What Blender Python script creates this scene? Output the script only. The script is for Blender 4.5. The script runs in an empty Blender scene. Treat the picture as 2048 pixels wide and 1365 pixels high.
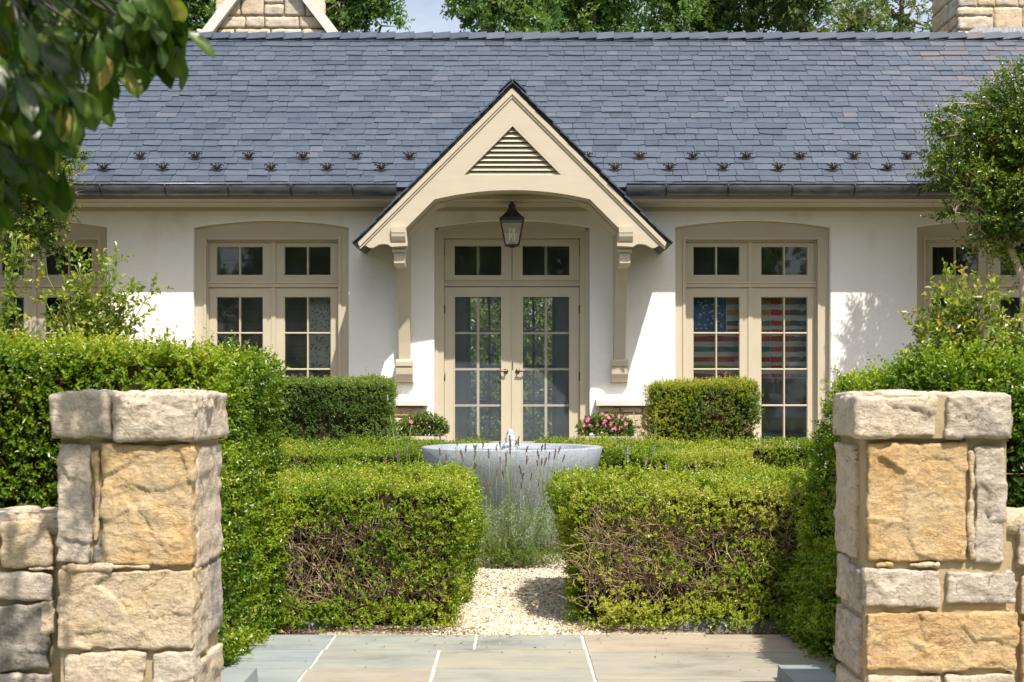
import bpy, math, random
import numpy as np
from mathutils import Vector, noise as mnoise
from mathutils.geometry import tessellate_polygon
R = math.radians
rng = np.random.default_rng(7)
random.seed(7)
S = bpy.context.scene
COL = S.collection
F_PX, HOR, EYE = 2650.0, 780.0, 1.5

def at(px, py, Y):
    """a point of the place seen at pixel px,py of the 2048 px photograph, Y metres away"""
    return np.array([(px-1024.0)/F_PX*Y, Y, EYE-(py-HOR)/F_PX*Y])

# ------------------------------------------------------------------ mesh kit
WP = {}
class MB:
    def __init__(s): s.c = []
    def add(s, V, F, m=0, t=0.5, smooth=False):
        V = np.asarray(V, float).reshape(-1, 3)
        if not isinstance(F, np.ndarray):
            g = {}
            for f in F: g.setdefault(len(f), []).append(f)
            Fs = [np.array(x, int) for x in g.values()]
        else: Fs = [F]
        T = np.full(len(V), t, float) if np.isscalar(t) else np.asarray(t, float)
        s.c.append((V, Fs, m, T, smooth)); return s
    def box(s, x0, x1, y0, y1, z0, z1, m=0, t=0.5):
        V = [(x0,y0,z0),(x1,y0,z0),(x1,y1,z0),(x0,y1,z0),(x0,y0,z1),(x1,y0,z1),(x1,y1,z1),(x0,y1,z1)]
        return s.add(V, [(0,3,2,1),(4,5,6,7),(0,1,5,4),(1,2,6,5),(2,3,7,6),(3,0,4,7)], m, t)
    def hexa(s, V, m=0, t=0.5):
        return s.add(V, [(0,3,2,1),(4,5,6,7),(0,1,5,4),(1,2,6,5),(2,3,7,6),(3,0,4,7)], m, t)
    def plate(s, outer, holes, a0, a1, axis='y', m=0, t=0.5):
        """polygon with holes extruded along an axis; 2-d points are (x,z) for axis y, (y,z) for axis x, (x,y) for axis z"""
        loops = [list(outer)]+[list(h) for h in holes]
        flat = [p for l in loops for p in l]; n = len(flat)
        tris = tessellate_polygon([[Vector((p[0],p[1],0)) for p in l] for l in loops])
        def P(p, a):
            return (p[0],a,p[1]) if axis=='y' else ((a,p[0],p[1]) if axis=='x' else (p[0],p[1],a))
        V = [P(p,a0) for p in flat]+[P(p,a1) for p in flat]
        F = []
        for tr in tris:
            F.append(tuple(tr)); F.append(tuple(i+n for i in reversed(tr)))
        k = 0
        for l in loops:
            for i in range(len(l)):
                j = (i+1) % len(l)
                F.append((k+i, k+j, k+j+n, k+i+n))
            k += len(l)
        return s.add(V, F, m, t)
    def tube(s, pts, rad, n=6, m=0, t=0.5, caps=True, smooth=True):
        pts = np.asarray(pts, float); k = len(pts)
        rad = np.full(k, rad, float) if np.isscalar(rad) else np.asarray(rad, float)
        T = np.gradient(pts, axis=0); T /= np.linalg.norm(T, axis=1)[:,None]+1e-9
        ref = np.array([0.31,0.17,0.93]) if abs(T[0,2]) < .9 else np.array([0.93,0.31,0.17])
        A = np.cross(T, ref); A /= np.linalg.norm(A, axis=1)[:,None]+1e-9
        B = np.cross(T, A)
        an = np.arange(n)*2*np.pi/n
        V = pts[:,None,:]+rad[:,None,None]*(np.cos(an)[None,:,None]*A[:,None,:]+np.sin(an)[None,:,None]*B[:,None,:])
        V = V.reshape(-1,3); F = []
        for i in range(k-1):
            for j in range(n):
                a=i*n+j; b=i*n+(j+1)%n
                F.append((a,b,b+n,a+n))
        if caps:
            F.append(tuple(range(n-1,-1,-1))); F.append(tuple(range((k-1)*n,k*n)))
        return s.add(V, F, m, t, smooth)
    def lathe(s, prof, c, n=32, m=0, t=0.5, smooth=True, rot=0):
        k=len(prof); an=np.arange(n)*2*np.pi/n+rot
        V=[(c[0]+r*math.cos(a),c[1]+r*math.sin(a),c[2]+z) for r,z in prof for a in an]
        F=[]
        for i in range(k-1):
            for j in range(n):
                a=i*n+j;b=i*n+(j+1)%n
                F.append((a,b,b+n,a+n))
        F.append(tuple(range(n-1,-1,-1))); F.append(tuple(range((k-1)*n,k*n)))
        return s.add(V,F,m,t,smooth)
    def build(s, name, mats, parent=None, origin=None):
        if not isinstance(mats, (list,tuple)): mats=[mats]
        V=np.concatenate([c[0] for c in s.c]); T=np.concatenate([c[3] for c in s.c])
        if origin is None:
            lo,hi=V.min(0),V.max(0)
            origin=np.array([(lo[0]+hi[0])/2,(lo[1]+hi[1])/2,lo[2]]) if parent is None else (lo+hi)/2
        origin=np.asarray(origin,float)
        loops=[];tot=[];mi=[];sm=[];off=0
        for (v,Fs,m,t,smo) in s.c:
            for Fa in Fs:
                loops.append((Fa+off).ravel()); tot.append(np.full(len(Fa),Fa.shape[1])); mi.append(np.full(len(Fa),m)); sm.append(np.full(len(Fa),smo))
            off+=len(v)
        loops=np.concatenate(loops).astype(np.int32); tot=np.concatenate(tot).astype(np.int32)
        me=bpy.data.meshes.new(name)
        me.vertices.add(len(V)); me.vertices.foreach_set('co',(V-origin).astype(np.float32).ravel())
        me.loops.add(len(loops)); me.loops.foreach_set('vertex_index',loops)
        me.polygons.add(len(tot)); st=np.concatenate([[0],np.cumsum(tot)[:-1]]).astype(np.int32)
        me.polygons.foreach_set('loop_start',st); me.polygons.foreach_set('loop_total',tot)
        me.polygons.foreach_set('material_index',np.concatenate(mi).astype(np.int32))
        me.polygons.foreach_set('use_smooth',np.concatenate(sm).astype(bool))
        a=me.attributes.new('tint','FLOAT','POINT'); a.data.foreach_set('value',T.astype(np.float32))
        me.update(calc_edges=True); me.validate()
        for m in mats: me.materials.append(m)
        o=bpy.data.objects.new(name,me); COL.objects.link(o)
        if parent is not None:
            o.parent=parent; o.location=origin-WP[parent.name]
        else: o.location=origin
        WP[o.name]=origin
        return o

def tag(o, label=None, cat=None, group=None, kind=None):
    if label: o['label']=label
    if cat: o['category']=cat
    if group: o['group']=group
    if kind: o['kind']=kind
    return o
def empty(name, loc, parent=None):
    o=bpy.data.objects.new(name,None); COL.objects.link(o); o.empty_display_size=.2
    loc=np.asarray(loc,float)
    o.location=loc if parent is None else loc-WP[parent.name]
    o.parent=parent; WP[o.name]=loc; return o
def copy_tree(o, parent, delta=None):
    c=o.copy(); COL.objects.link(c); c.parent=parent
    WP[c.name]=WP[o.name].copy()
    if delta is not None:
        c.location=Vector(o.location)+Vector(delta); WP[c.name]=WP[o.name]+np.asarray(delta)
    for ch in list(o.children): copy_tree(ch, c)
    return c
def nrm(v): return v/(np.linalg.norm(v,axis=-1,keepdims=True)+1e-9)

# smooth pseudo noise for arrays of points
_K=[(nrm(rng.normal(size=3))*f, rng.uniform(0,6.28), a) for f,a in
    [(1,1),(1.3,1),(1.7,.9),(2.1,.8),(2.9,.6),(3.7,.5),(4.9,.4),(6.3,.3)]]
def wob(P, f=1.0, seed=0.0):
    P=np.asarray(P); r=np.zeros(P.shape[:-1])
    for i,(k,ph,a) in enumerate(_K): r+=a*np.sin((P@k)*f*2.2+ph+seed*(1.7+i))
    return r/2.2

# ------------------------------------------------------------------ materials
def mat(name):
    m=bpy.data.materials.new(name); m.use_nodes=True
    nt=m.node_tree; b=nt.nodes['Principled BSDF']; return m,nt,b
def nd(nt,t,**kw):
    n=nt.nodes.new(t)
    for k,v in kw.items():
        if k in n.inputs: n.inputs[k].default_value=v
        else: setattr(n,k,v)
    return n
def ramp(nt, fac, stops):
    r=nt.nodes.new('ShaderNodeValToRGB'); e=r.color_ramp.elements
    while len(e)<len(stops): e.new(.5)
    for i,(p,c) in enumerate(stops):
        e[i].position=p; e[i].color=(*c,1) if len(c)==3 else c
    nt.links.new(fac,r.inputs[0]); return r
def coords(nt, scale=(1,1,1)):
    tc=nd(nt,'ShaderNodeTexCoord'); mp=nd(nt,'ShaderNodeMapping'); mp.inputs['Scale'].default_value=scale
    nt.links.new(tc.outputs['Object'],mp.inputs[0]); return mp.outputs[0]
def noise(nt, co, scale, detail=6, rough=.6):
    n=nd(nt,'ShaderNodeTexNoise'); n.inputs['Scale'].default_value=scale; n.inputs['Detail'].default_value=detail; n.inputs['Roughness'].default_value=rough
    nt.links.new(co,n.inputs['Vector']); return n
def bump(nt,b,h,strength,dist):
    n=nd(nt,'ShaderNodeBump'); n.inputs['Strength'].default_value=strength; n.inputs['Distance'].default_value=dist
    nt.links.new(h,n.inputs['Height']); nt.links.new(n.outputs[0],b.inputs['Normal']); return n
def math_(nt,op,a,b):
    n=nd(nt,'ShaderNodeMath',operation=op)
    for i,v in enumerate((a,b)):
        if isinstance(v,(int,float)): n.inputs[i].default_value=v
        else: nt.links.new(v,n.inputs[i])
    return n.outputs[0]
def tint(nt):
    a=nd(nt,'ShaderNodeAttribute'); a.attribute_name='tint'; return a.outputs['Fac']

def simple(name, c1, c2, scale=4, rough=.6, bs=0, bscale=60, bd=.004, spec=.4, metal=0, stretch=(1,1,1)):
    m,nt,b=mat(name); co=coords(nt,stretch)
    n=noise(nt,co,scale); r=ramp(nt,n.outputs[0],[(.3,c1),(.7,c2)])
    nt.links.new(r.outputs[0],b.inputs['Base Color'])
    b.inputs['Roughness'].default_value=rough; b.inputs['Specular IOR Level'].default_value=spec; b.inputs['Metallic'].default_value=metal
    if bs:
        n2=noise(nt,co,bscale,8); bump(nt,b,n2.outputs[0],bs,bd)
    return m
def leafmat(name, stops, rough=.42, trans=.3, spec=.5, tscale=1.5):
    m,nt,b=mat(name); r=ramp(nt,tint(nt),stops)
    nt.links.new(r.outputs[0],b.inputs['Base Color'])
    b.inputs['Roughness'].default_value=rough; b.inputs['Specular IOR Level'].default_value=spec
    t=nd(nt,'ShaderNodeBsdfTranslucent'); mx=nd(nt,'ShaderNodeMixShader'); mx.inputs[0].default_value=trans
    hs=nd(nt,'ShaderNodeHueSaturation'); hs.inputs['Value'].default_value=tscale; hs.inputs['Saturation'].default_value=1.1
    nt.links.new(r.outputs[0],hs.inputs['Color']); nt.links.new(hs.outputs[0],t.inputs['Color'])
    nt.links.new(b.outputs[0],mx.inputs[1]); nt.links.new(t.outputs[0],mx.inputs[2])
    nt.links.new(mx.outputs[0],nt.nodes['Material Output'].inputs[0]); return m

def stucco():
    m,nt,b=mat('stucco'); co=coords(nt); n=noise(nt,co,1.1,8,.65); n2=noise(nt,coords(nt,(2,2,.7)),1.0,6)
    mixf=math_(nt,'MULTIPLY',n.outputs[0],n2.outputs[0])
    r=ramp(nt,mixf,[(.08,(.68,.62,.54)),(.2,(.81,.78,.735)),(.45,(.865,.84,.80))])
    nt.links.new(r.outputs[0],b.inputs['Base Color']); b.inputs['Roughness'].default_value=.85; b.inputs['Specular IOR Level'].default_value=.2
    n3=noise(nt,co,26,8,.7); n4=noise(nt,coords(nt,(1,1,2.5)),6,5); h=math_(nt,'ADD',n3.outputs[0],math_(nt,'MULTIPLY',n4.outputs[0],1.6)); bump(nt,b,h,.5,.011); return m
M={}
M['stucco']=stucco()
M['cream']=simple('cream_plaster',(.60,.51,.37),(.66,.57,.43),2,.75,.15,40,.003,.2)
M['trim']=simple('trim_paint',(.47,.415,.31),(.515,.455,.34),3,.5,.06,90,.002,.35)
M['trim2']=simple('gable_paint',(.455,.40,.305),(.50,.44,.335),2.5,.5,.08,60,.002,.35,0,(1,1,6))
M['dark']=simple('dark_metal',(.022,.021,.021),(.075,.07,.066),14,.45,.1,60,.002,.5,.6)
M['lead']=simple('lead_sheet',(.06,.066,.076),(.14,.15,.17),5,.33,.08,20,.003,.5,.45,(1,1,3))
M['flash']=simple('lead_flashing',(.25,.25,.27),(.5,.5,.53),3,.5,.1,20,.003,.4,.3,(12,1,.6))
M['bronze']=simple('bronze_hardware',(.09,.07,.05),(.16,.13,.10),20,.35,0,1,0,.5,.8)
M['inner']=None
def slate():
    m,nt,b=mat('slate'); t=tint(nt)
    r=ramp(nt,t,[(0,(.036,.048,.072)),(.3,(.05,.066,.096)),(.6,(.068,.086,.117)),(.8,(.09,.10,.128)),(.92,(.105,.098,.112)),(1,(.125,.11,.118))])
    n=noise(nt,coords(nt,(3,3,3)),2.2,10,.75)
    mx=nd(nt,'ShaderNodeMix',data_type='RGBA',blend_type='MULTIPLY'); mx.inputs[0].default_value=.6
    r2=ramp(nt,n.outputs[0],[(.25,(.66,.66,.66)),(.6,(1.1,1.08,1.08)),(.8,(1.9,1.8,1.7))])
    nt.links.new(r.outputs[0],mx.inputs[6]); nt.links.new(r2.outputs[0],mx.inputs[7]); nt.links.new(mx.outputs[2],b.inputs['Base Color'])
    b.inputs['Roughness'].default_value=.42; b.inputs['Specular IOR Level'].default_value=.5
    n2=noise(nt,coords(nt,(8,8,16)),3,8,.7); bump(nt,b,n2.outputs[0],.4,.008); return m
M['slate']=slate()
def glass(name,f0=.08,tintc=(.91,.94,.92),dust=.02):
    m,nt,b=mat(name); nt.nodes.remove(b)
    tr=nd(nt,'ShaderNodeBsdfTransparent'); tr.inputs[0].default_value=(*tintc,1)
    gl=nd(nt,'ShaderNodeBsdfGlossy'); gl.inputs['Roughness'].default_value=.02
    df=nd(nt,'ShaderNodeBsdfDiffuse'); df.inputs[0].default_value=(.55,.58,.6,1)
    fr=nd(nt,'ShaderNodeFresnel'); fr.inputs[0].default_value=1.5
    fm=math_(nt,'ADD',fr.outputs[0],.012)
    mx=nd(nt,'ShaderNodeMixShader'); nt.links.new(fm,mx.inputs[0]); nt.links.new(tr.outputs[0],mx.inputs[1]); nt.links.new(gl.outputs[0],mx.inputs[2])
    co=coords(nt); n=noise(nt,co,3,8,.7); r=ramp(nt,n.outputs[0],[(.35,(0,0,0)),(.75,(dust*2,)*3)])
    mx2=nd(nt,'ShaderNodeMixShader'); nt.links.new(r.outputs[0],mx2.inputs[0]); nt.links.new(mx.outputs[0],mx2.inputs[1]); nt.links.new(df.outputs[0],mx2.inputs[2])
    nt.links.new(mx2.outputs[0],nt.nodes['Material Output'].inputs[0])
    n2=noise(nt,co,1.2,2); bm=nd(nt,'ShaderNodeBump'); bm.inputs['Strength'].default_value=.015; bm.inputs['Distance'].default_value=.02
    nt.links.new(n2.outputs[0],bm.inputs['Height']); nt.links.new(bm.outputs[0],gl.inputs['Normal']); return m
M['glass']=glass('window_glass'); M['lglass']=glass('lantern_glass',0,(.9,.92,.9),.004)
def screen():
    m,nt,b=mat('insect_screen'); b.inputs['Base Color'].default_value=(.20,.24,.29,1); b.inputs['Roughness'].default_value=.7
    tr=nd(nt,'ShaderNodeBsdfTransparent'); mx=nd(nt,'ShaderNodeMixShader'); n=noise(nt,coords(nt),2.2,6,.7)
    r=ramp(nt,n.outputs[0],[(.3,(.08,)*3),(.7,(.16,)*3)]); nt.links.new(r.outputs[0],mx.inputs[0])
    nt.links.new(tr.outputs[0],mx.inputs[1]); nt.links.new(b.outputs[0],mx.inputs[2]); nt.links.new(mx.outputs[0],nt.nodes['Material Output'].inputs[0]); return m
M['screen']=screen()
def boards(name,c,c2):
    m,nt,b=mat(name); w=nd(nt,'ShaderNodeTexWave',bands_direction='Z',wave_profile='SAW'); w.inputs['Scale'].default_value=1.75
    nt.links.new(coords(nt),w.inputs['Vector']); r=ramp(nt,w.outputs['Fac'],[(0,c2),(.06,c),(1,c)])
    nt.links.new(r.outputs[0],b.inputs['Base Color']); b.inputs['Roughness'].default_value=.7; return m
M['shiplap']=boards('painted_boards',(.42,.41,.38),(.2,.19,.18))
M['indoor']=simple('indoor_plaster',(.30,.29,.27),(.36,.35,.33),2,.8)
M['indark']=simple('dark_timber',(.05,.045,.04),(.09,.08,.07),3,.5,0,1,0,.4,0,(1,1,8))
def stonemat(name, amt=.55, bs=.7):
    m,nt,b=mat(name); t=tint(nt); co=coords(nt)
    n=noise(nt,co,3.2,10,.66); n2=noise(nt,coords(nt,(1,1,2.2)),9,10,.72); n3=noise(nt,co,34,6,.7)
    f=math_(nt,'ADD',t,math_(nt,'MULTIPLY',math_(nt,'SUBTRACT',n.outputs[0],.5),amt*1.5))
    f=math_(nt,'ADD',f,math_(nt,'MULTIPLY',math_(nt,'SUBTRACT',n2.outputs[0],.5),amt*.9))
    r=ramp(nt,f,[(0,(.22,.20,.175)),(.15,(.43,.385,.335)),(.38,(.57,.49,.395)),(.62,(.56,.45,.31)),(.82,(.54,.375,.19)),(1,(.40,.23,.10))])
    mx=nd(nt,'ShaderNodeMix',data_type='RGBA',blend_type='MULTIPLY'); mx.inputs[0].default_value=.9
    r2=ramp(nt,n2.outputs[0],[(.27,(.42,.36,.31)),(.40,(.86,.83,.79)),(.56,(1,1,1)),(.72,(1.2,1.2,1.22))])
    nt.links.new(r.outputs[0],mx.inputs[6]); nt.links.new(r2.outputs[0],mx.inputs[7]); nt.links.new(mx.outputs[2],b.inputs['Base Color'])
    b.inputs['Roughness'].default_value=.9; b.inputs['Specular IOR Level'].default_value=.15
    n5=noise(nt,coords(nt,(1,1,1.7)),4.6,5,.6); n5.inputs['Distortion'].default_value=1.6
    rc=ramp(nt,n5.outputs[0],[(.485,(1,1,1)),(.497,(.40,.33,.27)),(.503,(.42,.35,.28)),(.515,(1,1,1))])
    n6=noise(nt,co,2.3,4); ri=ramp(nt,n6.outputs[0],[(.45,(0,0,0)),(.62,(1,1,1))])
    mc=nd(nt,'ShaderNodeMix',data_type='RGBA',blend_type='MULTIPLY'); nt.links.new(ri.outputs[0],mc.inputs[0]); nt.links.new(mx.outputs[2],mc.inputs[6]); nt.links.new(rc.outputs[0],mc.inputs[7])
    n7=noise(nt,co,75,4,.7); rs=ramp(nt,n7.outputs[0],[(.3,(.72,.69,.66)),(.5,(1,1,1)),(.7,(1.12,1.12,1.12))])
    ms=nd(nt,'ShaderNodeMix',data_type='RGBA',blend_type='MULTIPLY'); ms.inputs[0].default_value=.9; nt.links.new(mc.outputs[2],ms.inputs[6]); nt.links.new(rs.outputs[0],ms.inputs[7]); nt.links.new(ms.outputs[2],b.inputs['Base Color'])
    h=math_(nt,'ADD',math_(nt,'MULTIPLY',n2.outputs[0],1.8),math_(nt,'MULTIPLY',n3.outputs[0],.9)); h=math_(nt,'ADD',h,math_(nt,'MULTIPLY',rc.outputs[0],.5)); bump(nt,b,h,bs,.016); return m
M['stone']=stonemat('field_stone')
M['stonefar']=stonemat('wall_stone',.4,.5)
M['mortar']=simple('lime_mortar',(.32,.245,.14),(.44,.355,.235),9,.95,.6,70,.006,.1)
M['coping']=simple('limestone',(.56,.51,.46),(.68,.63,.58),3,.85,.25,40,.004,.2)
M['mortarpale']=simple('pale_mortar',(.42,.39,.36),(.60,.57,.53),12,.95,.4,60,.004,.1)
def flagmat():
    m,nt,b=mat('bluestone'); t=tint(nt); co=coords(nt,(1,1.8,1))
    r=ramp(nt,t,[(0,(.24,.28,.295)),(.3,(.255,.28,.27)),(.55,(.27,.27,.23)),(.8,(.325,.28,.225)),(1,(.345,.265,.185))])
    n=noise(nt,co,1.7,10,.7); n2=noise(nt,coords(nt,(.8,4,1)),1.6,10,.75)
    mx=nd(nt,'ShaderNodeMix',data_type='RGBA',blend_type='MULTIPLY'); mx.inputs[0].default_value=.85
    r2=ramp(nt,n.outputs[0],[(.28,(.52,.50,.47)),(.46,(.95,.95,.95)),(.70,(1.28,1.18,1.0))])
    mx2=nd(nt,'ShaderNodeMix',data_type='RGBA',blend_type='MULTIPLY'); mx2.inputs[0].default_value=.7
    r3=ramp(nt,n2.outputs[0],[(.30,(.78,.70,.6)),(.5,(1,1,1)),(.7,(1.06,1.06,1.08))])
    nt.links.new(r.outputs[0],mx.inputs[6]); nt.links.new(r2.outputs[0],mx.inputs[7]); nt.links.new(mx.outputs[2],mx2.inputs[6]); nt.links.new(r3.outputs[0],mx2.inputs[7])
    nt.links.new(mx2.outputs[2],b.inputs['Base Color']); b.inputs['Roughness'].default_value=.75; b.inputs['Specular IOR Level'].default_value=.3
    n4=noise(nt,coords(nt,(1,2.2,1)),4,10,.75); bump(nt,b,n4.outputs[0],.8,.012); return m
M['flag']=flagmat()
def granite():
    m,nt,b=mat('granite'); co=coords(nt); v=nd(nt,'ShaderNodeTexVoronoi'); v.inputs['Scale'].default_value=170; nt.links.new(co,v.inputs['Vector'])
    n=noise(nt,co,2.4,8,.7); r=ramp(nt,v.outputs['Color'],[(.1,(.16,.18,.205)),(.4,(.25,.275,.31)),(.8,(.34,.37,.41)),(1,(.46,.49,.53))])
    mx=nd(nt,'ShaderNodeMix',data_type='RGBA',blend_type='MULTIPLY'); mx.inputs[0].default_value=.7
    r2=ramp(nt,n.outputs[0],[(.3,(.75,.76,.78)),(.55,(1,1,1)),(.75,(1.35,1.35,1.35))])
    nt.links.new(r.outputs[0],mx.inputs[6]); nt.links.new(r2.outputs[0],mx.inputs[7]); nt.links.new(mx.outputs[2],b.inputs['Base Color'])
    b.inputs['Roughness'].default_value=.6; bump(nt,b,v.outputs['Distance'],.1,.003); return m
M['granite']=granite()
def watermat():
    m,nt,b=mat('water'); b.inputs['Base Color'].default_value=(.16,.18,.21,1); b.inputs['Roughness'].default_value=.04; b.inputs['Specular IOR Level'].default_value=.7
    n=noise(nt,coords(nt),13,4); bump(nt,b,n.outputs[0],.6,.03); return m
M['water']=watermat()
def froth():
    m,nt,b=mat('bubbling_water'); b.inputs['Base Color'].default_value=(.68,.74,.80,1); b.inputs['Roughness'].default_value=.12
    b.inputs['Transmission Weight'].default_value=.5; b.inputs['IOR'].default_value=1.33
    n=noise(nt,coords(nt),40,6); bump(nt,b,n.outputs[0],.8,.02); return m
M['froth']=froth()
M['gravelbase']=simple('gravel_bed',(.30,.25,.20),(.55,.48,.40),40,.95,.5,120,.01,.1)
def pebmat():
    m,nt,b=mat('pebbles'); r=ramp(nt,tint(nt),[(0,(.10,.095,.09)),(.1,(.30,.27,.24)),(.2,(.40,.30,.18)),(.5,(.54,.45,.32)),(.8,(.60,.53,.42)),(1,(.70,.67,.60))])
    nt.links.new(r.outputs[0],b.inputs['Base Color']); b.inputs['Roughness'].default_value=.8; return m
M['pebble']=pebmat()
M['soil']=simple('soil',(.06,.042,.028),(.15,.105,.07),14,.95,.8,40,.02,.1)
M['lawn']=simple('lawn',(.04,.075,.015),(.085,.13,.03),7,.9,.5,60,.02,.2)
M['terrace']=simple('terrace_stone',(.32,.33,.31),(.42,.42,.39),4,.8,.2,30,.005,.2)
M['twig']=simple('twigs',(.20,.14,.085),(.50,.385,.26),14,.85,0,1,0,.2)
M['bark']=simple('bark',(.13,.095,.07),(.27,.21,.16),6,.9,.6,25,.01,.2,0,(1,1,.3))
M['palebark']=simple('pale_bark',(.38,.31,.22),(.58,.49,.37),8,.9,.4,25,.01,.2,0,(1,1,.3))
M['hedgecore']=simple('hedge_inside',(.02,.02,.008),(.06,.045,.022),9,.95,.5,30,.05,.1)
M['box']=leafmat('boxwood_leaves',[(0,(.03,.075,.008)),(.25,(.075,.155,.011)),(.5,(.145,.235,.014)),(.75,(.25,.325,.02)),(.92,(.36,.39,.05)),(.97,(.42,.37,.13)),(1,(.36,.21,.09))],.32,.36,.4)
M['boxblue']=leafmat('boxwood_leaves_dark',[(0,(.025,.06,.012)),(.35,(.06,.125,.018)),(.65,(.11,.19,.026)),(.9,(.2,.27,.04)),(1,(.3,.31,.06))],.38,.32)
M['boxyel']=leafmat('boxwood_leaves_yellowing',[(0,(.035,.08,.01)),(.3,(.09,.165,.014)),(.55,(.20,.26,.018)),(.8,(.40,.38,.03)),(1,(.48,.38,.05))],.38,.34)
M['crape']=leafmat('small_tree_leaves',[(0,(.025,.06,.010)),(.35,(.065,.125,.014)),(.65,(.15,.215,.02)),(.87,(.29,.33,.03)),(.95,(.34,.22,.045)),(1,(.36,.13,.06))],.3,.34,.6)
M['rose']=leafmat('rose_leaves',[(0,(.05,.10,.015)),(.4,(.14,.215,.024)),(.75,(.28,.33,.04)),(.92,(.38,.32,.06)),(1,(.36,.17,.06))],.35,.35)
M['tree']=leafmat('tree_leaves',[(0,(.035,.085,.028)),(.4,(.09,.175,.042)),(.75,(.18,.27,.055)),(1,(.30,.36,.09))],.45,.42)
M['willow']=leafmat('pale_tree_leaves',[(0,(.045,.08,.022)),(.4,(.10,.15,.04)),(.75,(.18,.225,.065)),(1,(.28,.30,.10))],.5,.35)
M['magnolia']=leafmat('magnolia_leaves',[(0,(.018,.04,.007)),(.5,(.048,.095,.012)),(.8,(.10,.16,.02)),(.95,(.2,.24,.04)),(1,(.33,.26,.08))],.33,.38,.4,1.8)
M['silver']=leafmat('silver_foliage',[(0,(.09,.16,.03)),(.4,(.20,.29,.08)),(.72,(.34,.42,.22)),(1,(.52,.55,.45))],.6,.25)
M['cover']=leafmat('creeping_leaves',[(0,(.045,.09,.012)),(.5,(.12,.185,.02)),(1,(.24,.28,.04))],.5,.3)
M['stalk']=leafmat('lavender_stalks',[(0,(.07,.11,.02)),(.5,(.15,.20,.04)),(1,(.27,.27,.08))],.6,.15)
M['spike']=simple('dried_flower_spike',(.10,.065,.05),(.22,.15,.13),30,.9)
M['spikeblue']=simple('lavender_flower_spike',(.20,.16,.28),(.36,.32,.42),30,.9)
M['pink']=simple('pink_petals',(.72,.07,.25),(.80,.16,.36),30,.6)
M['white']=simple('white_petals',(.78,.76,.66),(.86,.84,.76),20,.6)
M['planter']=simple('planter_stone',(.50,.44,.36),(.60,.54,.45),6,.85,.2,30,.003,.2)
M['candle']=simple('candle_sleeve',(.70,.62,.42),(.76,.68,.48),5,.5)
M['appliance']=simple('white_enamel',(.62,.61,.60),(.66,.65,.64),2,.35)
M['porthole']=simple('porthole',(.01,.01,.011),(.025,.025,.027),4,.15)
M['curtain']=simple('curtain_cloth',(.14,.13,.115),(.20,.19,.17),3,.9)
M['kerb']=simple('kerb_stone',(.13,.145,.155),(.21,.225,.235),6,.75,.3,30,.004,.2)
M['litter']=leafmat('dead_leaves',[(0,(.10,.06,.035)),(.5,(.22,.14,.07)),(1,(.40,.29,.16))],.8,.1)

# ------------------------------------------------------------------ foliage kit
def leaf_arrays(P,D,N,L,W,kind=6,fold=.25,curl=.15):
    D=nrm(D); Sd=nrm(np.cross(D,N)); N=nrm(np.cross(Sd,D)); n=len(P)
    L=np.broadcast_to(L,(n,))[:,None]; W=np.broadcast_to(W,(n,))[:,None]
    if kind==4:
        V=np.stack([P,P+D*L*.5+Sd*W*.5+N*W*fold,P+D*L-N*L*curl,P+D*L*.5-Sd*W*.5+N*W*fold],1)
        b=np.arange(n)[:,None]*4
        Fq=np.concatenate([b+np.array([[0,1,2]]),b+np.array([[0,2,3]])])
    else:
        V=np.stack([P,P+D*L*.38+Sd*W*.46+N*W*fold,P+D*L*.74+Sd*W*.42+N*(W*fold*.8-L*curl*.4),P+D*L-N*L*curl,
                    P+D*L*.74-Sd*W*.42+N*(W*fold*.8-L*curl*.4),P+D*L*.38-Sd*W*.46+N*W*fold],1)
        b=np.arange(n)[:,None]*6
        Fq=np.concatenate([b+np.array([[0,1,2,3]]),b+np.array([[0,3,4,5]])])
    return V.reshape(-1,3),Fq
def sprigs(mb,P,A,length,nl,L,W,tn,spread=.8,m=0,kind=6,jit=.25,tip=0.,cap=.93,brown=.022):
    """nl leaves in opposite pairs along short shoots starting at P with axes A"""
    n=len(P); A=nrm(A); k=(np.arange(nl)+.5)/nl
    ref=nrm(rng.normal(size=(n,3))); U=nrm(np.cross(A,ref)); Vv=np.cross(A,U)
    ang=(np.arange(nl)%2)*np.pi+(np.arange(nl)//2)*1.57
    ang=ang[None,:]+rng.normal(0,.5,(n,nl))
    rad=np.cos(ang)[...,None]*U[:,None,:]+np.sin(ang)[...,None]*Vv[:,None,:]
    ln=np.broadcast_to(length,(n,))
    base=P[:,None,:]+A[:,None,:]*(ln[:,None]*k[None,:])[...,None]
    D=A[:,None,:]*(.45+.5*k[None,:,None])+rad*spread+rng.normal(0,jit,(n,nl,3))
    Nn=A[:,None,:]*.8-rad*.4+np.array([0,-.12,.45])+rng.normal(0,.3,(n,nl,3))
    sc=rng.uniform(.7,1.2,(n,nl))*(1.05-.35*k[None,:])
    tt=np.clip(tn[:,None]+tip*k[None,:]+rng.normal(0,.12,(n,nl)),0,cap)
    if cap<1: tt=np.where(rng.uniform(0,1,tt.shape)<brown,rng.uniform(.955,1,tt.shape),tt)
    V,Fq=leaf_arrays(base.reshape(-1,3),D.reshape(-1,3),Nn.reshape(-1,3),(L*sc).ravel(),(W*sc).ravel(),kind)
    mb.add(V,Fq,m,np.repeat(tt.ravel(),kind))
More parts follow.
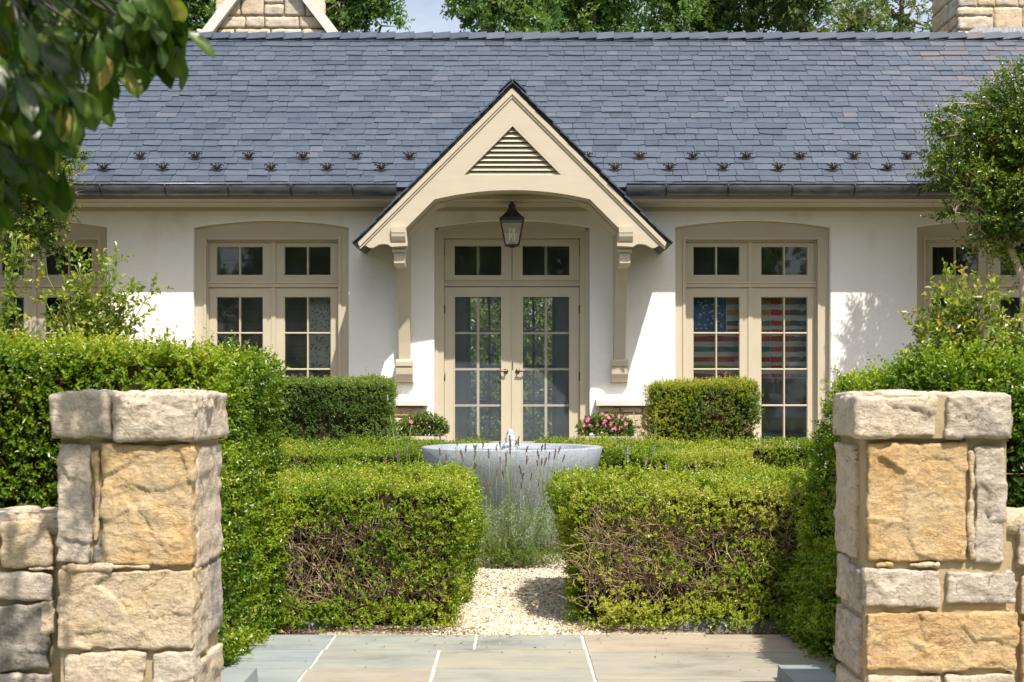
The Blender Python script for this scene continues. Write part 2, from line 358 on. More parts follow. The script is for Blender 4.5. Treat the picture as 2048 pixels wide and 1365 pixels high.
def twigs(mb,starts,dirs,length,r0,m=1,wild=.24,seg=5,n=3):
    for p,d in zip(starts,dirs):
        p=np.array(p,float); d=nrm(np.array(d,float)); L=length*random.uniform(.6,1.3); pts=[p]
        for i in range(seg):
            d=nrm(d+rng.normal(0,wild,3)); p=p+d*L/seg; pts.append(p)
        mb.tube(pts,np.linspace(r0,r0*.35,seg+1),n,m,caps=False,smooth=False)

def box_surface(x0,x1,y0,y1,z1,faces,dens,r=.07,bl=0.,br=0.):
    """random points on the chosen faces of a clipped box with rounded edges; bl/br lean the left/right ends"""
    C=np.array([(x0+x1)/2,(y0+y1)/2,z1/2]); H=np.array([(x1-x0)/2,(y1-y0)/2,z1/2]); P=[];N=[]
    for f in faces:
        ax,sg={'f':(1,-1),'b':(1,1),'t':(2,1),'l':(0,-1),'r':(0,1)}[f]
        o=[i for i in range(3) if i!=ax]; area=4*H[o[0]]*H[o[1]]; n=int(area*dens)
        p=rng.uniform(-1,1,(n,3))*H; p[:,ax]=sg*H[ax]; P.append(p)
    P=np.concatenate(P); inner=np.clip(P,-(H-r),H-r)
    inner[:,2]=np.clip(P[:,2],-H[2],H[2]-r)
    d=P-inner; l=np.linalg.norm(d,axis=1,keepdims=True); Nn=d/(l+1e-9); P=inner+Nn*r+C
    w=np.clip((P[:,0]-x0)/(x1-x0),0,1); zf=P[:,2]/z1
    P[:,0]+=(1-w)*bl*zf+w*br*zf
    return P,Nn
def hedge(name,P,N,core,leafmat_,L=.022,W=.013,nl=8,shoot=.06,bump_a=.025,bare=None,tbase=.42,topt=.16,twig=None,label='',cat='hedge',group=None,kind=6,outl=.04,extra=None):
    mb=MB(); hole=(wob(P,3.1,7)<-.78)&(rng.uniform(0,1,len(P))<.85); P,N=P[~hole],N[~hole]; P=P+N*(wob(P,1.3,1)*bump_a+wob(P,4.,2)*bump_a*.6+wob(P,7.5,4)*.016+rng.uniform(-.065,.012,len(P)))[:,None]
    if bare is not None:
        keep=rng.uniform(0,1,len(P))>bare(P,N); P,N=P[keep],N[keep]
    if extra is not None:
        pe,ne=extra(); P=np.concatenate([P,pe]); N=np.concatenate([N,ne])
    A=N*.75+np.array([0,-.05,.5])+rng.normal(0,.38,P.shape)
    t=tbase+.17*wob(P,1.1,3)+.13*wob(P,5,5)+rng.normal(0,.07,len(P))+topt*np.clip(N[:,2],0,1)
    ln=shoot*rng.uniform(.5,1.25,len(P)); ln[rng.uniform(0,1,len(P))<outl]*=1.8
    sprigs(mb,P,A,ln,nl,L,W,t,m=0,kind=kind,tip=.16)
    for c in core: core_box(mb,*c) if not callable(c) else c(mb)
    o=mb.build(name,[leafmat_,M['hedgecore']])
    tag(o,label,cat,group)
    if twig is not None:
        tb=MB(); twig(tb); tb.build('branches',[M['twig'],M['twig']],o)
    return o
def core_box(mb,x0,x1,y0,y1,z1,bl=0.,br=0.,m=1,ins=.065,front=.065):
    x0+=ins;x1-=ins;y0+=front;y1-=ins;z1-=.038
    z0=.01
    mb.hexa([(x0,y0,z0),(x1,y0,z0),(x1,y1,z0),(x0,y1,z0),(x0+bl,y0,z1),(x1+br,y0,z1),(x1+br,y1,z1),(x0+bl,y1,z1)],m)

# ------------------------------------------------------------------ stones
def stone_mesh(x0,x1,y0,y1,z0,z1,r=.022,amp=.012,res=.014,seed=0.):
    H=np.array([(x1-x0)/2,(y1-y0)/2,(z1-z0)/2]); C=np.array([(x0+x1)/2,(y0+y1)/2,(z0+z1)/2]); r=min(r,H.min()*.9)
    nn=[max(2,int(math.ceil(2*h/res))) for h in H]; V=[];F=[];key={}
    def vid(p):
        k=tuple(np.round(p,5)); i=key.get(k)
        if i is None: i=len(V); key[k]=i; V.append(p)
        return i
    for ax in range(3):
        a,b=[(1,2),(2,0),(0,1)][ax]
        for sg in (-1,1):
            ga=np.linspace(-H[a],H[a],nn[a]+1); gb=np.linspace(-H[b],H[b],nn[b]+1); ids=np.zeros((len(ga),len(gb)),int)
            for i,u in enumerate(ga):
                for j,v in enumerate(gb):
                    p=np.zeros(3); p[ax]=sg*H[ax]; p[a]=u; p[b]=v; ids[i,j]=vid(p)
            q=np.stack([ids[:-1,:-1],ids[1:,:-1],ids[1:,1:],ids[:-1,1:]],-1).reshape(-1,4)
            F.append(q if sg>0 else q[:,::-1])
    V=np.array(V); F=np.concatenate(F)
    inner=np.clip(V,-(H-r),H-r); d=V-inner; Nn=nrm(d); V=inner+Nn*r*np.minimum(1,np.linalg.norm(d,axis=1,keepdims=True)/r)
    out=np.empty_like(V); s=Vector((seed*3.1,seed*1.7,seed*5.3))
    # wavering outline
    W=V+C; sx=.004*np.sin(W[:,2]*17+seed)+.002*np.sin(W[:,2]*61+seed*2); sz=.004*np.sin(W[:,0]*15+seed*3)+.002*np.sin(W[:,0]*67+seed)
    V[:,0]+=sx*np.abs(V[:,0])/H[0]; V[:,2]+=sz*np.abs(V[:,2])/H[2]
    for i,(v,n_) in enumerate(zip(V,Nn)):
        p=Vector(v+C)+s
        f=mnoise.fractal(p*13.,.8,2.2,5); h=0.
        q=p+.05*mnoise.noise_vector(p*6)
        for (fr_,am) in ((5.,1.),(13.,.42)):
            cpt=mnoise.voronoi(Vector((q.x*fr_,q.y*fr_,q.z*fr_*1.5)))[1][0]; tl=mnoise.noise_vector(cpt*3.7+s)
            h+=am*(mnoise.noise(cpt*2.3+s)*.9+(q*fr_-Vector((cpt.x,cpt.y,cpt.z/1.5))).dot(tl)*1.3)
        out[i]=v+n_*amp*(f*.42+h*.85)
    return out+C,F
def add_stone(mb,x0,x1,y0,y1,z0,z1,t,seed,m=0,**kw):
    V,F=stone_mesh(x0,x1,y0,y1,z0,z1,seed=seed,**kw); mb.add(V,F,m,t,True)
def ashlar(x0,x1,z0,z1,hs,ws,seed):
    rr=random.Random(seed); out=[]; z=z0
    while z<z1-.02:
        h=min(rr.uniform(*hs),z1-z); 
        if z1-z-h<hs[0]*.5: h=z1-z
        x=x0
        while x<x1-.02:
            w=rr.uniform(*ws)
            if x1-x-w<ws[0]*.6: w=x1-x
            if h>hs[0]*1.5 and rr.random()<.35:
                k=rr.uniform(.4,.6); out+= [(x,x+w,z,z+h*k),(x,x+w,z+h*k,z+h)]
            else: out.append((x,x+w,z,z+h))
            x+=w
        z+=h
    return out
SUN_E,SKY_E,EXPO=4.7,.115,.66
# ================================================================== THE SETTING
YW=17.1
def zw(py,Y=YW): return EYE-(py-HOR)/F_PX*Y
def xw(px,Y=YW): return (px-1024)/F_PX*Y
g=MB(); g.add([(-120,-40,-.03),(120,-40,-.03),(120,160,-.03),(-120,160,-.03)],[(0,1,2,3)]); tag(g.build('ground',M['lawn']),kind='structure')
g=MB(); g.add([(-12,4.0,-.022),(12,4.0,-.022),(12,16.2,-.022),(-12,16.2,-.022)],[(0,1,2,3)]); tag(g.build('soil',M['soil']),kind='structure')
# bluestone paving: sawn slabs with pale mortar joints
g=MB(); g.box(-3.0,3.2,2.0,8.12,-.05,-.006,1)
slabs=[]
def slabrow(y0,y1,xs,ts):
    for i in range(len(xs)-1): slabs.append((xs[i],xs[i+1],y0,y1,ts[i]))
slabrow(7.66,8.12,[-3.0,-1.08,-.217],[.05,.35]); slabs.append((-.217,.425,7.66,8.12,.38))
slabrow(7.12,7.66,[-3.0,-1.09],[.0]); slabs.append((-1.09,-.42,7.12,7.66,.42)); slabs.append((-.42,.43,7.12,7.66,.58))
slabs.append((.43,2.0,7.56,8.12,.80)); slabs.append((2.0,3.2,7.56,8.12,.7))
slabs.append((.43,1.95,6.85,7.56,.62)); slabs.append((1.95,3.2,6.2,7.56,.6)); slabs.append((.43,1.95,6.2,6.85,.68))
slabrow(6.3,7.12,[-3.0,-1.1],[.12]); slabs.append((-1.1,-.42,6.3,7.12,.68)); slabs.append((-.42,.43,6.3,7.12,.52))
yy=[2.0,3.1,3.9,5.2]
for k,y0 in enumerate(yy):
    y1=(yy+[6.2])[k+1]; slabrow(y0,y1,[-3.0,-1.6+.3*(k%2),-.5-.2*(k%2),.5+.3*(k%2),1.7,3.2],[.1,.4,.6,.8,.3])
slabs.append((-3.0,.43,6.2,6.3,.3))
for (x0,x1,y0,y1,t) in slabs:
    j=.008; a=[random.uniform(-.004,.004) for _ in range(8)]
    jx=.009 if abs(x1-x0)>.1 else j
    x0+=jx if x0>-2.9 else 0; x1-=jx; y0+=.004; y1-=.004
    n=9; loop=[]
    ex=lambda:random.uniform(-.0025,.0025)
    for i in range(n): loop.append((x0+(x1-x0)*i/n+ (ex() if i else 0),y0+ex()*.7))
    for i in range(n): loop.append((x1+ex(),y0+(y1-y0)*i/n))
    for i in range(n): loop.append((x1-(x1-x0)*i/n,y1+ex()*.7))
    for i in range(n): loop.append((x0+ex(),y1-(y1-y0)*i/n))
    dz=random.uniform(-.0015,.0015)
    g.plate(loop,[],-.03,0+dz,'z',0,t)
tag(g.build('flagstone_paving',[M['flag'],M['mortarpale']]),kind='structure')
g=MB(); g.add([(-1.2,8.12,-.014),(1.2,8.12,-.014),(1.2,12.2,-.014),(-1.2,12.2,-.014)],[(0,1,2,3)]); tag(g.build('gravel_path',M['gravelbase']),kind='structure')
# pebbles (nobody could count them)
def ico():
    p=(1+5**.5)/2
    V=np.array([(-1,p,0),(1,p,0),(-1,-p,0),(1,-p,0),(0,-1,p),(0,1,p),(0,-1,-p),(0,1,-p),(p,0,-1),(p,0,1),(-p,0,-1),(-p,0,1)],float)
    Fi=np.array([(0,11,5),(0,5,1),(0,1,7),(0,7,10),(0,10,11),(1,5,9),(5,11,4),(11,10,2),(10,7,6),(7,1,8),(3,9,4),(3,4,2),(3,2,6),(3,6,8),(3,8,9),(4,9,5),(2,4,11),(6,2,10),(8,6,7),(9,8,1)])
    return nrm(V),Fi
def pebbles(mb,x0,x1,y0,y1,n,size,z=-.012):
    V0,Fi=ico(); sc=size*rng.lognormal(0,.28,n)
    P=np.stack([rng.uniform(x0,x1,n),rng.uniform(y0,y1,n),np.full(n,z)+sc*.35*rng.uniform(.6,1.5,n)],1)
    q=rng.normal(size=(n,3,3)); Q=np.linalg.qr(q)[0]
    st=rng.uniform(.6,1.25,(n,1,3)); W=V0[None]*st*rng.uniform(.86,1.12,(n,12,1))
    W=np.einsum('nij,nkj->nki',Q,W)*sc[:,None,None]*np.array([1,1,.72])+P[:,None,:]
    Fa=(np.arange(n)[:,None,None]*12+Fi[None]).reshape(-1,3)
    mb.add(W.reshape(-1,3),Fa,0,np.repeat(rng.uniform(0,1,n),12),True)
g=MB(); pebbles(g,-.50,.56,8.13,9.6,13500,.0085); pebbles(g,-.7,.7,9.6,11.6,9000,.010); pebbles(g,-.5,.6,8.0,8.14,45,.007,.001); pebbles(g,-.6,.7,7.4,8.1,9,.006,.001)
tag(g.build('gravel',M['pebble']),'pale cream and grey pebbles of the narrow path between the low hedges','gravel',kind='stuff')
# dead leaves along hedge feet
g=MB()
n=900; P=np.concatenate([np.stack([rng.uniform(-1.3,1.4,46),8.13-np.abs(rng.normal(0,.5,46)),np.full(46,.006)],1),np.stack([rng.uniform(-1.5,-.2,n),8.14+np.abs(rng.normal(0,.16,n)),np.full(n,.004)],1),np.stack([rng.uniform(.3,2.0,n),8.14+np.abs(rng.normal(0,.16,n)),np.full(n,.004)],1),
   np.stack([-.42+np.abs(rng.normal(0,.07,500))*-1+.1,rng.uniform(8.2,11.2,500),np.full(500,.008)],1),np.stack([.47+rng.normal(0,.07,500),rng.uniform(8.2,11.2,500),np.full(500,.008)],1)])
D=rng.normal(size=P.shape)*np.array([1,1,.15]); N=rng.normal(0,.3,P.shape)+np.array([0,0,1])
V,Fq=leaf_arrays(P,D,N,rng.uniform(.01,.026,len(P)),rng.uniform(.006,.013,len(P)),4); g.add(V,Fq,0,np.repeat(rng.uniform(0,1,len(P)),4))
tag(g.build('dead_leaves',M['litter']),'dry brown leaf litter along the feet of the low hedges','leaf litter',kind='stuff')
g=MB(); g.box(-9.5,9.5,16.05,17.08,-.05,.60); g.box(-1.6,1.6,15.7,16.05,-.05,.40); tag(g.build('door_terrace',M['terrace']),kind='structure')

# ================================================================== THE HOUSE
house=empty('house',(0,YW,0)); tag(house,'long cream stuccoed house with slate roof, tan windows and a gabled door canopy','house')
# ---- wall with arched openings
op=[-6.23,-3.11,0.0,3.11,6.23]; HWO=1.003; ZS=zw(454.5); ZA=zw(440.5)
def arch(cx,hw,zs,za,n=16):
    """points of a flat arch from right springing to left springing"""
    s=za-zs; r=(hw*hw+s*s)/(2*s); a=math.asin(hw/r); c=zs+s-r
    return [(cx+r*math.sin(t),c+r*math.cos(t)) for t in np.linspace(a,-a,n)]
w=MB()
outer=[(-9.5,.3)]
for i,c in enumerate(op):
    zb=.60
    outer+=[(c-HWO,.3),]+list(reversed(arch(c,HWO,ZS,ZA)))+[(c+HWO,.3)]
outer+=[(9.5,.3),(9.5,3.98),(-9.5,3.98)]
w.plate(outer,[],YW,YW+.32)
# gable ends and rear wall
w.box(-9.5,-9.2,YW+.32,21.22,.3,3.98); w.box(9.2,9.5,YW+.32,21.22,.3,3.98)
for x0 in (-9.5,9.2): w.plate([(YW,3.98),(21.22,3.98),(19.16,6.45)],[],x0,x0+.3,'x')
w.plate([(-9.2,.3),(9.2,.3),(9.2,3.98),(-9.2,3.98)],[[(-.72,.7),(-.72,3.03),(.70,3.03),(.70,.7)],[(-4.3,.9),(-4.3,2.6),(-3.6,2.6),(-3.6,.9)]],21.0,21.22)
w.build('wall',M['stucco'],house)
# ---- plinth: rough stone with a limestone cap, between the openings
def plinth(x0,x1,seed):
    p=MB(); p.box(x0+.01,x1-.01,YW-.10,YW-.002,.55,zw(813),1)
    k=0
    for (a,b,c,d) in ashlar(x0,x1,.58,zw(813),(.13,.24),(.2,.42),seed):
        k+=1; add_stone(p,a+.008,b-.008,YW-.135,YW-.03,c+.008,d-.008,random.uniform(.42,.68),seed*10+k,res=.03,r=.02,amp=.012)
    o=p.build('plinth',[M['stonefar'],M['mortar']],house)
    q=MB(); z0=zw(811.5); z1=zw(800.5)
    q.plate([(YW-.20,z0),(YW-.20,z1-.012),(YW-.188,z1),(YW-.001,z1+.012),(YW-.001,z0)],[],x0-.04,x1+.03,'x'); q.build('plinth_cap',M['coping'],o)
    q=MB(); q.box(x0,x1,YW-.03,YW-.001,zw(800)+.005,zw(789)); q.build('plaster_band',M['stucco'],o)
for i,(a,b) in enumerate([(-2.09,-1.115),(1.115,2.09),(-5.2,-4.13),(4.13,5.2)]): plinth(a,b,i+1)
# ---- windows
ZCI=zw(475); ZST=zw(481.6); ZT0=2.839; ZT1=2.906
TG=(2.992,3.371); LG=(.823,2.713); ROWS=4
def window(cx):
    f=MB(); y0=YW+.10
    outer=[(cx+HWO-.002,.648)]+[(x,z-.002) for x,z in arch(cx,HWO-.002,ZS,ZA)]+[(cx-HWO+.002,.648)]
    f.plate(outer,[[(cx-.877,.70),(cx-.877,ZCI),(cx+.877,ZCI),(cx+.877,.70)]],y0,y0+.06)
    # moulded stop, two steps
    def ring(h0,h1,zt0,zt1,ya,yb,zb0,zb1):
        f.plate([(cx-h0,zb0),(cx+h0,zb0),(cx+h0,zt0),(cx-h0,zt0)],[[(cx-h1,zb1),(cx-h1,zt1),(cx+h1,zt1),(cx+h1,zb1)]],ya,yb)
    ring(.893,.858,ZCI+.016,ZCI-.018,y0-.014,y0+.05,.68,.71)
    ring(.88,.842,ZCI,ZST,y0+.055,y0+.17,.68,.72)
    f.box(cx-.842,cx+.842,y0+.06,y0+.15,ZT0,ZT1); f.box(cx-.842,cx+.842,y0+.045,y0+.062,ZT1-.018,ZT1+.004)
    for (a,b) in ((.66,ZT0),(ZT1,ZST)): f.box(cx-.029,cx+.029,y0+.075,y0+.15,a,b)
    f.box(cx-.877,cx+.877,y0-.02,y0+.17,.648,.72)
    win=f.build('window',M['trim'],house)
    sl_=MB(); sl_.box(cx-HWO+.002,cx+HWO-.002,YW-.06,YW+.3,.3,.645); sl_.build('sill',M['coping'],win)
    for sg in (-1,1):
        for (zb,zt,gz,rows) in ((.722,ZT0-.003,LG,ROWS),(ZT1+.003,ZST-.003,TG,1)):
            s=MB(); ys=y0+.088
            xa,xb=sorted((cx+sg*.031,cx+sg*.84)); ga,gb=sorted((cx+sg*.138,cx+sg*.748))
            s.plate([(xa,zb),(xb,zb),(xb,zt),(xa,zt)],[[(ga,gz[0]),(ga,gz[1]),(gb,gz[1]),(gb,gz[0])]],ys,ys+.045)
            # glazing bead
            s.plate([(ga-.004,gz[0]-.004),(gb+.004,gz[0]-.004),(gb+.004,gz[1]+.004),(ga-.004,gz[1]+.004)],[[(ga+.008,gz[0]+.008),(ga+.008,gz[1]-.008),(gb-.008,gz[1]-.008),(gb-.008,gz[0]+.008)]],ys+.012,ys+.034)
            xm=cx+sg*.4435
            s.plate([(xm-.019,ys+.044),(xm-.007,ys+.006),(xm+.007,ys+.006),(xm+.019,ys+.044)],[],gz[0],gz[1],'z')
            for r in range(1,rows):
                z=gz[0]+(gz[1]-gz[0])*r/rows
                s.plate([(ys+.043,z-.016),(ys+.007,z-.006),(ys+.007,z+.006),(ys+.043,z+.016)],[],ga,gb,'x')
            o=s.build('sash' if rows>1 else 'transom_sash',M['trim'],win)
            p=MB(); p.box(ga-.003,gb+.003,ys+.028,ys+.033,gz[0]-.003,gz[1]+.003); p.build('glass',M['glass'],win)
    return win
win0=window(-3.11)
for c in (-6.23,3.11,6.23): copy_tree(win0,house,(c+3.11,0,0))
# ---- double door
def door_set():
    f=MB(); y0=YW+.10
    outer=[(HWO-.002,.60)]+[(x,z-.002) for x,z in arch(0,HWO-.002,ZS,ZA)]+[(-HWO+.002,.60)]
    f.plate(outer,[[(-.885,.605),(-.885,ZCI),(.885,ZCI),(.885,.605)]],y0,y0+.09)
    f.plate([(x,z) for x,z in arch(0,HWO-.003,ZS,ZA)]+list(reversed([(x*.955,z-.045) for x,z in arch(0,HWO-.003,ZS,ZA)])),[],y0-.016,y0+.02)
    for sg in (-1,1):
        a,b=sorted((sg*(HWO-.004),sg*.958)); f.box(a,b,y0-.016,y0+.02,.605,ZS-.004)
    f.box(-.885,.885,y0+.0,y0+.17,.56,.615)
    f.box(-.885,.885,y0+.075,y0+.17,ZT0+.008,zw(561)); f.box(-.885,.885,y0+.06,y0+.08,zw(562),zw(559.5))
    fr=f.build('door_frame',M['trim'],house)
    for sg in (-1,1):
        s=MB(); ys=y0+.06; xa,xb=sorted((sg*.004,sg*.881)); ga,gb=sorted((sg*.138,sg*.747)); xm=sg*.4425
        zb,zt=zw(559)+.002,ZCI-.004
        s.plate([(xa,zb),(xb,zb),(xb,zt),(xa,zt)],[[(ga,TG[0]),(ga,TG[1]),(gb,TG[1]),(gb,TG[0])]],ys,ys+.05)
        s.box(xm-.018,xm+.018,ys+.03,ys+.045,TG[0],TG[1])
        tp=s.build('transom_panel',M['trim'],house)
        p=MB(); p.box(ga-.003,gb+.003,ys+.024,ys+.029,TG[0]-.003,TG[1]+.003); p.build('glass',M['glass'],tp)
        d=MB(); zb,zt=.62,ZT0-.004
        d.plate([(xa,zb),(xb,zb),(xb,zt),(xa,zt)],[[(ga,LG[0]),(ga,LG[1]),(gb,LG[1]),(gb,LG[0])]],ys,ys+.05)
        d.plate([(ga-.012,LG[0]-.012),(gb+.012,LG[0]-.012),(gb+.012,LG[1]+.012),(ga-.012,LG[1]+.012)],[[(ga+.004,LG[0]+.004),(ga+.004,LG[1]-.004),(gb-.004,LG[1]-.004),(gb-.004,LG[0]+.004)]],ys-.006,ys+.004)
        d.box(xm-.017,xm+.017,ys+.03,ys+.046,LG[0],LG[1])
        for r in range(1,4):
            z=LG[0]+(LG[1]-LG[0])*r/4; d.box(ga,gb,ys+.031,ys+.045,z-.014,z+.014)
        if sg<0: d.box(-.006,.022,ys-.012,ys-.002,zb,zt)
        dr=d.build('door',M['trim'],house)
        p=MB(); p.box(ga-.003,gb+.003,ys+.047,ys+.0495,LG[0]-.003,LG[1]+.003); p.build('glass',M['glass'],dr)
        p=MB(); p.box(ga-.003,gb+.003,ys+.020,ys+.021,LG[0]-.003,LG[1]+.003); p.build('insect_screen',M['screen'],dr)
        h=MB(); hz=zw(742.5); hx=sg*.073+(.0 if sg>0 else -.006)
        prof=[(.026,0),(.026,.008),(.012,.014),(.010,.05)]
        pts=[(hx,ys-.002-b,hz) for a,b in prof]; h.tube([(hx,ys,hz),(hx,ys-.009,hz)],.031,16); h.tube([(hx,ys-.008,hz),(hx,ys-.055,hz)],.011,10)
        h.tube([(hx-.012*sg,ys-.052,hz),(hx+sg*.02,ys-.055,hz),(hx+sg*.075,ys-.056,hz+.001),(hx+sg*.12,ys-.053,hz+.003)],[.010,.012,.010,.011],10)
        h.build('handle',M['bronze'],dr)
        if sg<0: lk=MB(); lk.box(.004,.016,ys-.018,ys-.012,hz+.02,hz+.14); lk.build('lock_plate',M['bronze'],dr)
        for z in (zw(617),zw(753),.78):
            k=MB(); k.tube([(sg*.884,ys-.008,z-.06),(sg*.884,ys-.008,z+.06)],.009,8); k.box(*sorted((sg*.868,sg*.884)),ys-.004,ys-.001,z-.05,z+.05); k.build('hinge',M['bronze'],dr)
        k=MB(); k.tube([(sg*.884,ys-.008,zw(510)),(sg*.884,ys-.008,zw(489))],.008,8); k.build('hinge',M['bronze'],tp)
door_set()
# ---- roof
YE,ZE=16.55,4.02; YR,ZR=19.16,6.60; SL=math.hypot(YR-YE,ZR-ZE); us=np.array([0,(YR-YE)/SL,(ZR-ZE)/SL]); un=np.array([0,-us[2],us[1]])
def rp(x,s,n): return np.array([x,YE,ZE])+us*s+un*n
rf=MB()
rf.hexa([rp(-9.8,.02,-.06),rp(9.8,.02,-.06),(9.8,YR,ZR-.085),(-9.8,YR,ZR-.085),rp(-9.8,.02,0),rp(9.8,.02,0),(9.8,YR,ZR),(-9.8,YR,ZR)],0,.3)
rf.hexa([(-9.8,YR+.001,ZR-.085),(9.8,YR+.001,ZR-.085),(9.8,21.75,4.0),(-9.8,21.75,4.0),(-9.8,YR+.001,ZR),(9.8,YR+.001,ZR),(9.8,21.75,4.085),(-9.8,21.75,4.085)],0,.3)
NR=28; ex=SL/NR
def slate_piece(mb,fr,x0,x1,s0,s1,n0,n1,th,t):
    a=[random.gauss(0,.0045) for _ in range(4)]
    q=random.random(); cl=cr=0
    if q<.12: cl=random.uniform(.01,.03)
    elif q<.24: cr=random.uniform(.01,.03)
    b=[(x0,s0+a[0]+cl*.5),((x0+x1)/2+random.uniform(-.06,.06),s0+random.uniform(-.004,.004)),(x1,s0+a[1]+cr*.5),(x1+a[2]*.3,s1),(x0+a[3]*.3,s1)]
    V=[fr(x,s,(n0 if i<3 else n1)) for i,(x,s) in enumerate(b)]+[fr(x,s,(n0 if i<3 else n1)+th) for i,(x,s) in enumerate(b)]
    mb.add(V,[(0,4,3,2,1),(5,6,7,8,9)]+[(i,(i+1)%5,(i+1)%5+5,i+5) for i in range(5)],0,t)
for r in range(NR):
    s0=r*ex-.035; x=-9.8+random.uniform(-.3,0)
    while x<9.8:
        wd=random.uniform(.15,.31) if random.random()<.92 else random.uniform(.31,.42)
        x1=min(x+wd,9.82); xm=(x+x1)/2
        warm=max(0,(xm-3.8+random.gauss(0,.5))/3.4)
        t=random.gauss(.38,.12)+.42*min(1,warm)+(.2 if random.random()<.02 else 0)
        slate_piece(rf,rp,x+.0035,x1-.0035,s0+random.gauss(0,.0045),min(s0+ex*1.9,SL-.01),.020+random.uniform(0,.006),.004,random.uniform(.008,.014),min(.98,max(0,t)))
        x=x1
roof=rf.build('roof',M['slate'],house)
rc=MB(); x=-9.8
while x<9.8:
    wdt=random.uniform(.24,.28); k=random.uniform(-.003,.004)
    for sg in (1,-1):
        V=[]
        for n in (.030,.042):
            for (dx,dn) in ((0,.0),(wdt+.05,.034)):
                for s in (SL-.135+k+random.uniform(-.012,.012),SL+.025):
                    p=rp(x+dx,s,n+dn+.004)
                    if sg<0: p=np.array([p[0],2*YR-p[1],p[2]])
                    V.append(p)
        V=[V[i] for i in (0,2,3,1,4,6,7,5)]
        rc.hexa(V,0,random.gauss(.4,.12)+(.3*max(0,min(1,(x-3.8)/3))))
    x+=wdt
rc.build('ridge_cap',M['slate'],roof)
# eaves, fascia, soffit, crown moulding
e=MB(); e.box(-9.6,9.6,16.60,16.64,3.86,3.985); e.box(-9.6,9.6,16.64,YW-.001,3.85,3.872)
e.plate([(16.60,3.86),(16.575,3.885),(16.575,3.925),(16.60,3.95)],[],-9.6,9.6,'x'); e.box(-9.6,9.6,YW-.045,YW-.001,3.80,3.85)
e.build('eaves_fascia',M['trim2'],house)
def gutter(x0,x1):
    g=MB(); r=.085; dp=.135; c=(16.478,4.045); pr=[(c[0]-r*math.cos(a),c[1]-dp*math.sin(a)) for a in np.linspace(0,math.pi,13)]
    pin=[(c[0]-(r-.006)*math.cos(a),c[1]-(dp-.006)*math.sin(a)) for a in np.linspace(math.pi,0,13)]
    V=[];n=26
    for x in (x0,x1): V+=[(x,y,z) for y,z in pr+pin]
    F=[(i,(i+1)%n,(i+1)%n+n,i+n) for i in range(n)]
    g.add(V,F,0,.5,True)
    for xe in (x0,x1-.004): g.plate(pr,[],xe,xe+.004,'x')
    g.tube([(x0,c[0]-r,c[1]+.004),(x1,c[0]-r,c[1]+.004)],.011,8)
    return g.build('gutter',M['lead'],house)
gl=gutter(-9.6,xw(793,16.478)); gr=gutter(xw(1252,16.478),9.6)
def gbracket(x,par):
    b=MB(); r=.0905
    pts=[(x,16.478-r*math.cos(a),4.045-.1405*math.sin(a)) for a in np.linspace(-.1,2.6,12)]
    for i in range(len(pts)-1):
        (xa,ya,za),(xb,yb,zb)=pts[i],pts[i+1]
        b.add([(x-.009,ya,za),(x+.009,ya,za),(x+.009,yb,zb),(x-.009,yb,zb)],[(0,1,2,3),(3,2,1,0)])
    for sg in (-1,1):
        b.tube([(x,16.392,4.045),(x+sg*.018,16.39,4.035),(x+sg*.04,16.388,4.05),(x+sg*.05,16.388,4.04),(x+sg*.042,16.388,4.028)],.0055,5)
    b.tube([(x,16.39,4.06),(x,16.388,4.0),(x,16.395,3.965)],.007,5)
    return b.build('gutter_bracket',M['dark'],par)
xs=[200,330,456,582,705]; b0=gbracket(xw(200,16.4),gl)
for px in [330,456,582,705,74,-50]: copy_tree(b0,gl,(xw(px,16.4)-xw(200,16.4),0,0))
b1=gbracket(xw(1333,16.4),gr)
for px in [1457,1585,1710,1840,1965]: copy_tree(b1,gr,(xw(px,16.4)-xw(1333,16.4),0,0))
# snow guards
def snow_guard(px,py):
    s=0.
    for i in range(60):
        p=rp(0,s,.03); py_=HOR-(p[2]-EYE)/p[1]*F_PX
        if py_<=py: break
        s+=.01
    return np.array([(px-1024)/F_PX*p[1],p[1],p[2]])
def make_guard():
    p=snow_guard(166,316); b=MB(); x,y,z=p
    b.box(x-.022,x+.022,y-.01,y+.16,z-.004,z+.004)
    b.plate([(-.045+x,z-.0),(x-.02,z-.018),(x+.02,z-.018),(x+.045,z+.0),(x+.03,z+.02),(x-.03,z+.02)],[],y-.022,y-.008)
    b.lathe([(.010,0),(.022,.02),(.026,.045),(.014,.07),(.008,.085)],(x,y-.02,z),10)
    for sg in (-1,1):
        b.tube([(x+sg*.008,y-.02,z+.03),(x+sg*.035,y-.026,z+.052),(x+sg*.058,y-.03,z+.072),(x+sg*.078,y-.03,z+.064),(x+sg*.082,y-.03,z+.05)],[.013,.015,.013,.010,.006],6)
        b.tube([(x+sg*.01,y-.02,z+.02),(x+sg*.04,y-.026,z+.035),(x+sg*.062,y-.03,z+.03)],[.010,.011,.005],6)
        b.tube([(x+sg*.006,y-.02,z+.06),(x+sg*.02,y-.022,z+.09),(x+sg*.03,y-.022,z+.092)],[.009,.009,.004],6)
    return b.build('snow_guard',M['dark'],house,origin=p)
sg0=make_guard(); p0=snow_guard(166,316)
for px,py in [(281.6,316),(391.6,316),(498,316),(607,316),(712.5,316),(819.5,316),(1172,316),(1280,316),(1386,316),(1492.6,316),(1600,316),(1707,316),(1814.5,316),
              (208.5,341),(327,341),(434.7,341),(543,341),(654.8,341),(762.7,341),(1230,341),(1339,341),(1447,341),(1556.5,341),(1666,341),(1775,341),(1885,341),(60,316),(100,341)]:
    copy_tree(sg0,house,snow_guard(px,py)-p0)
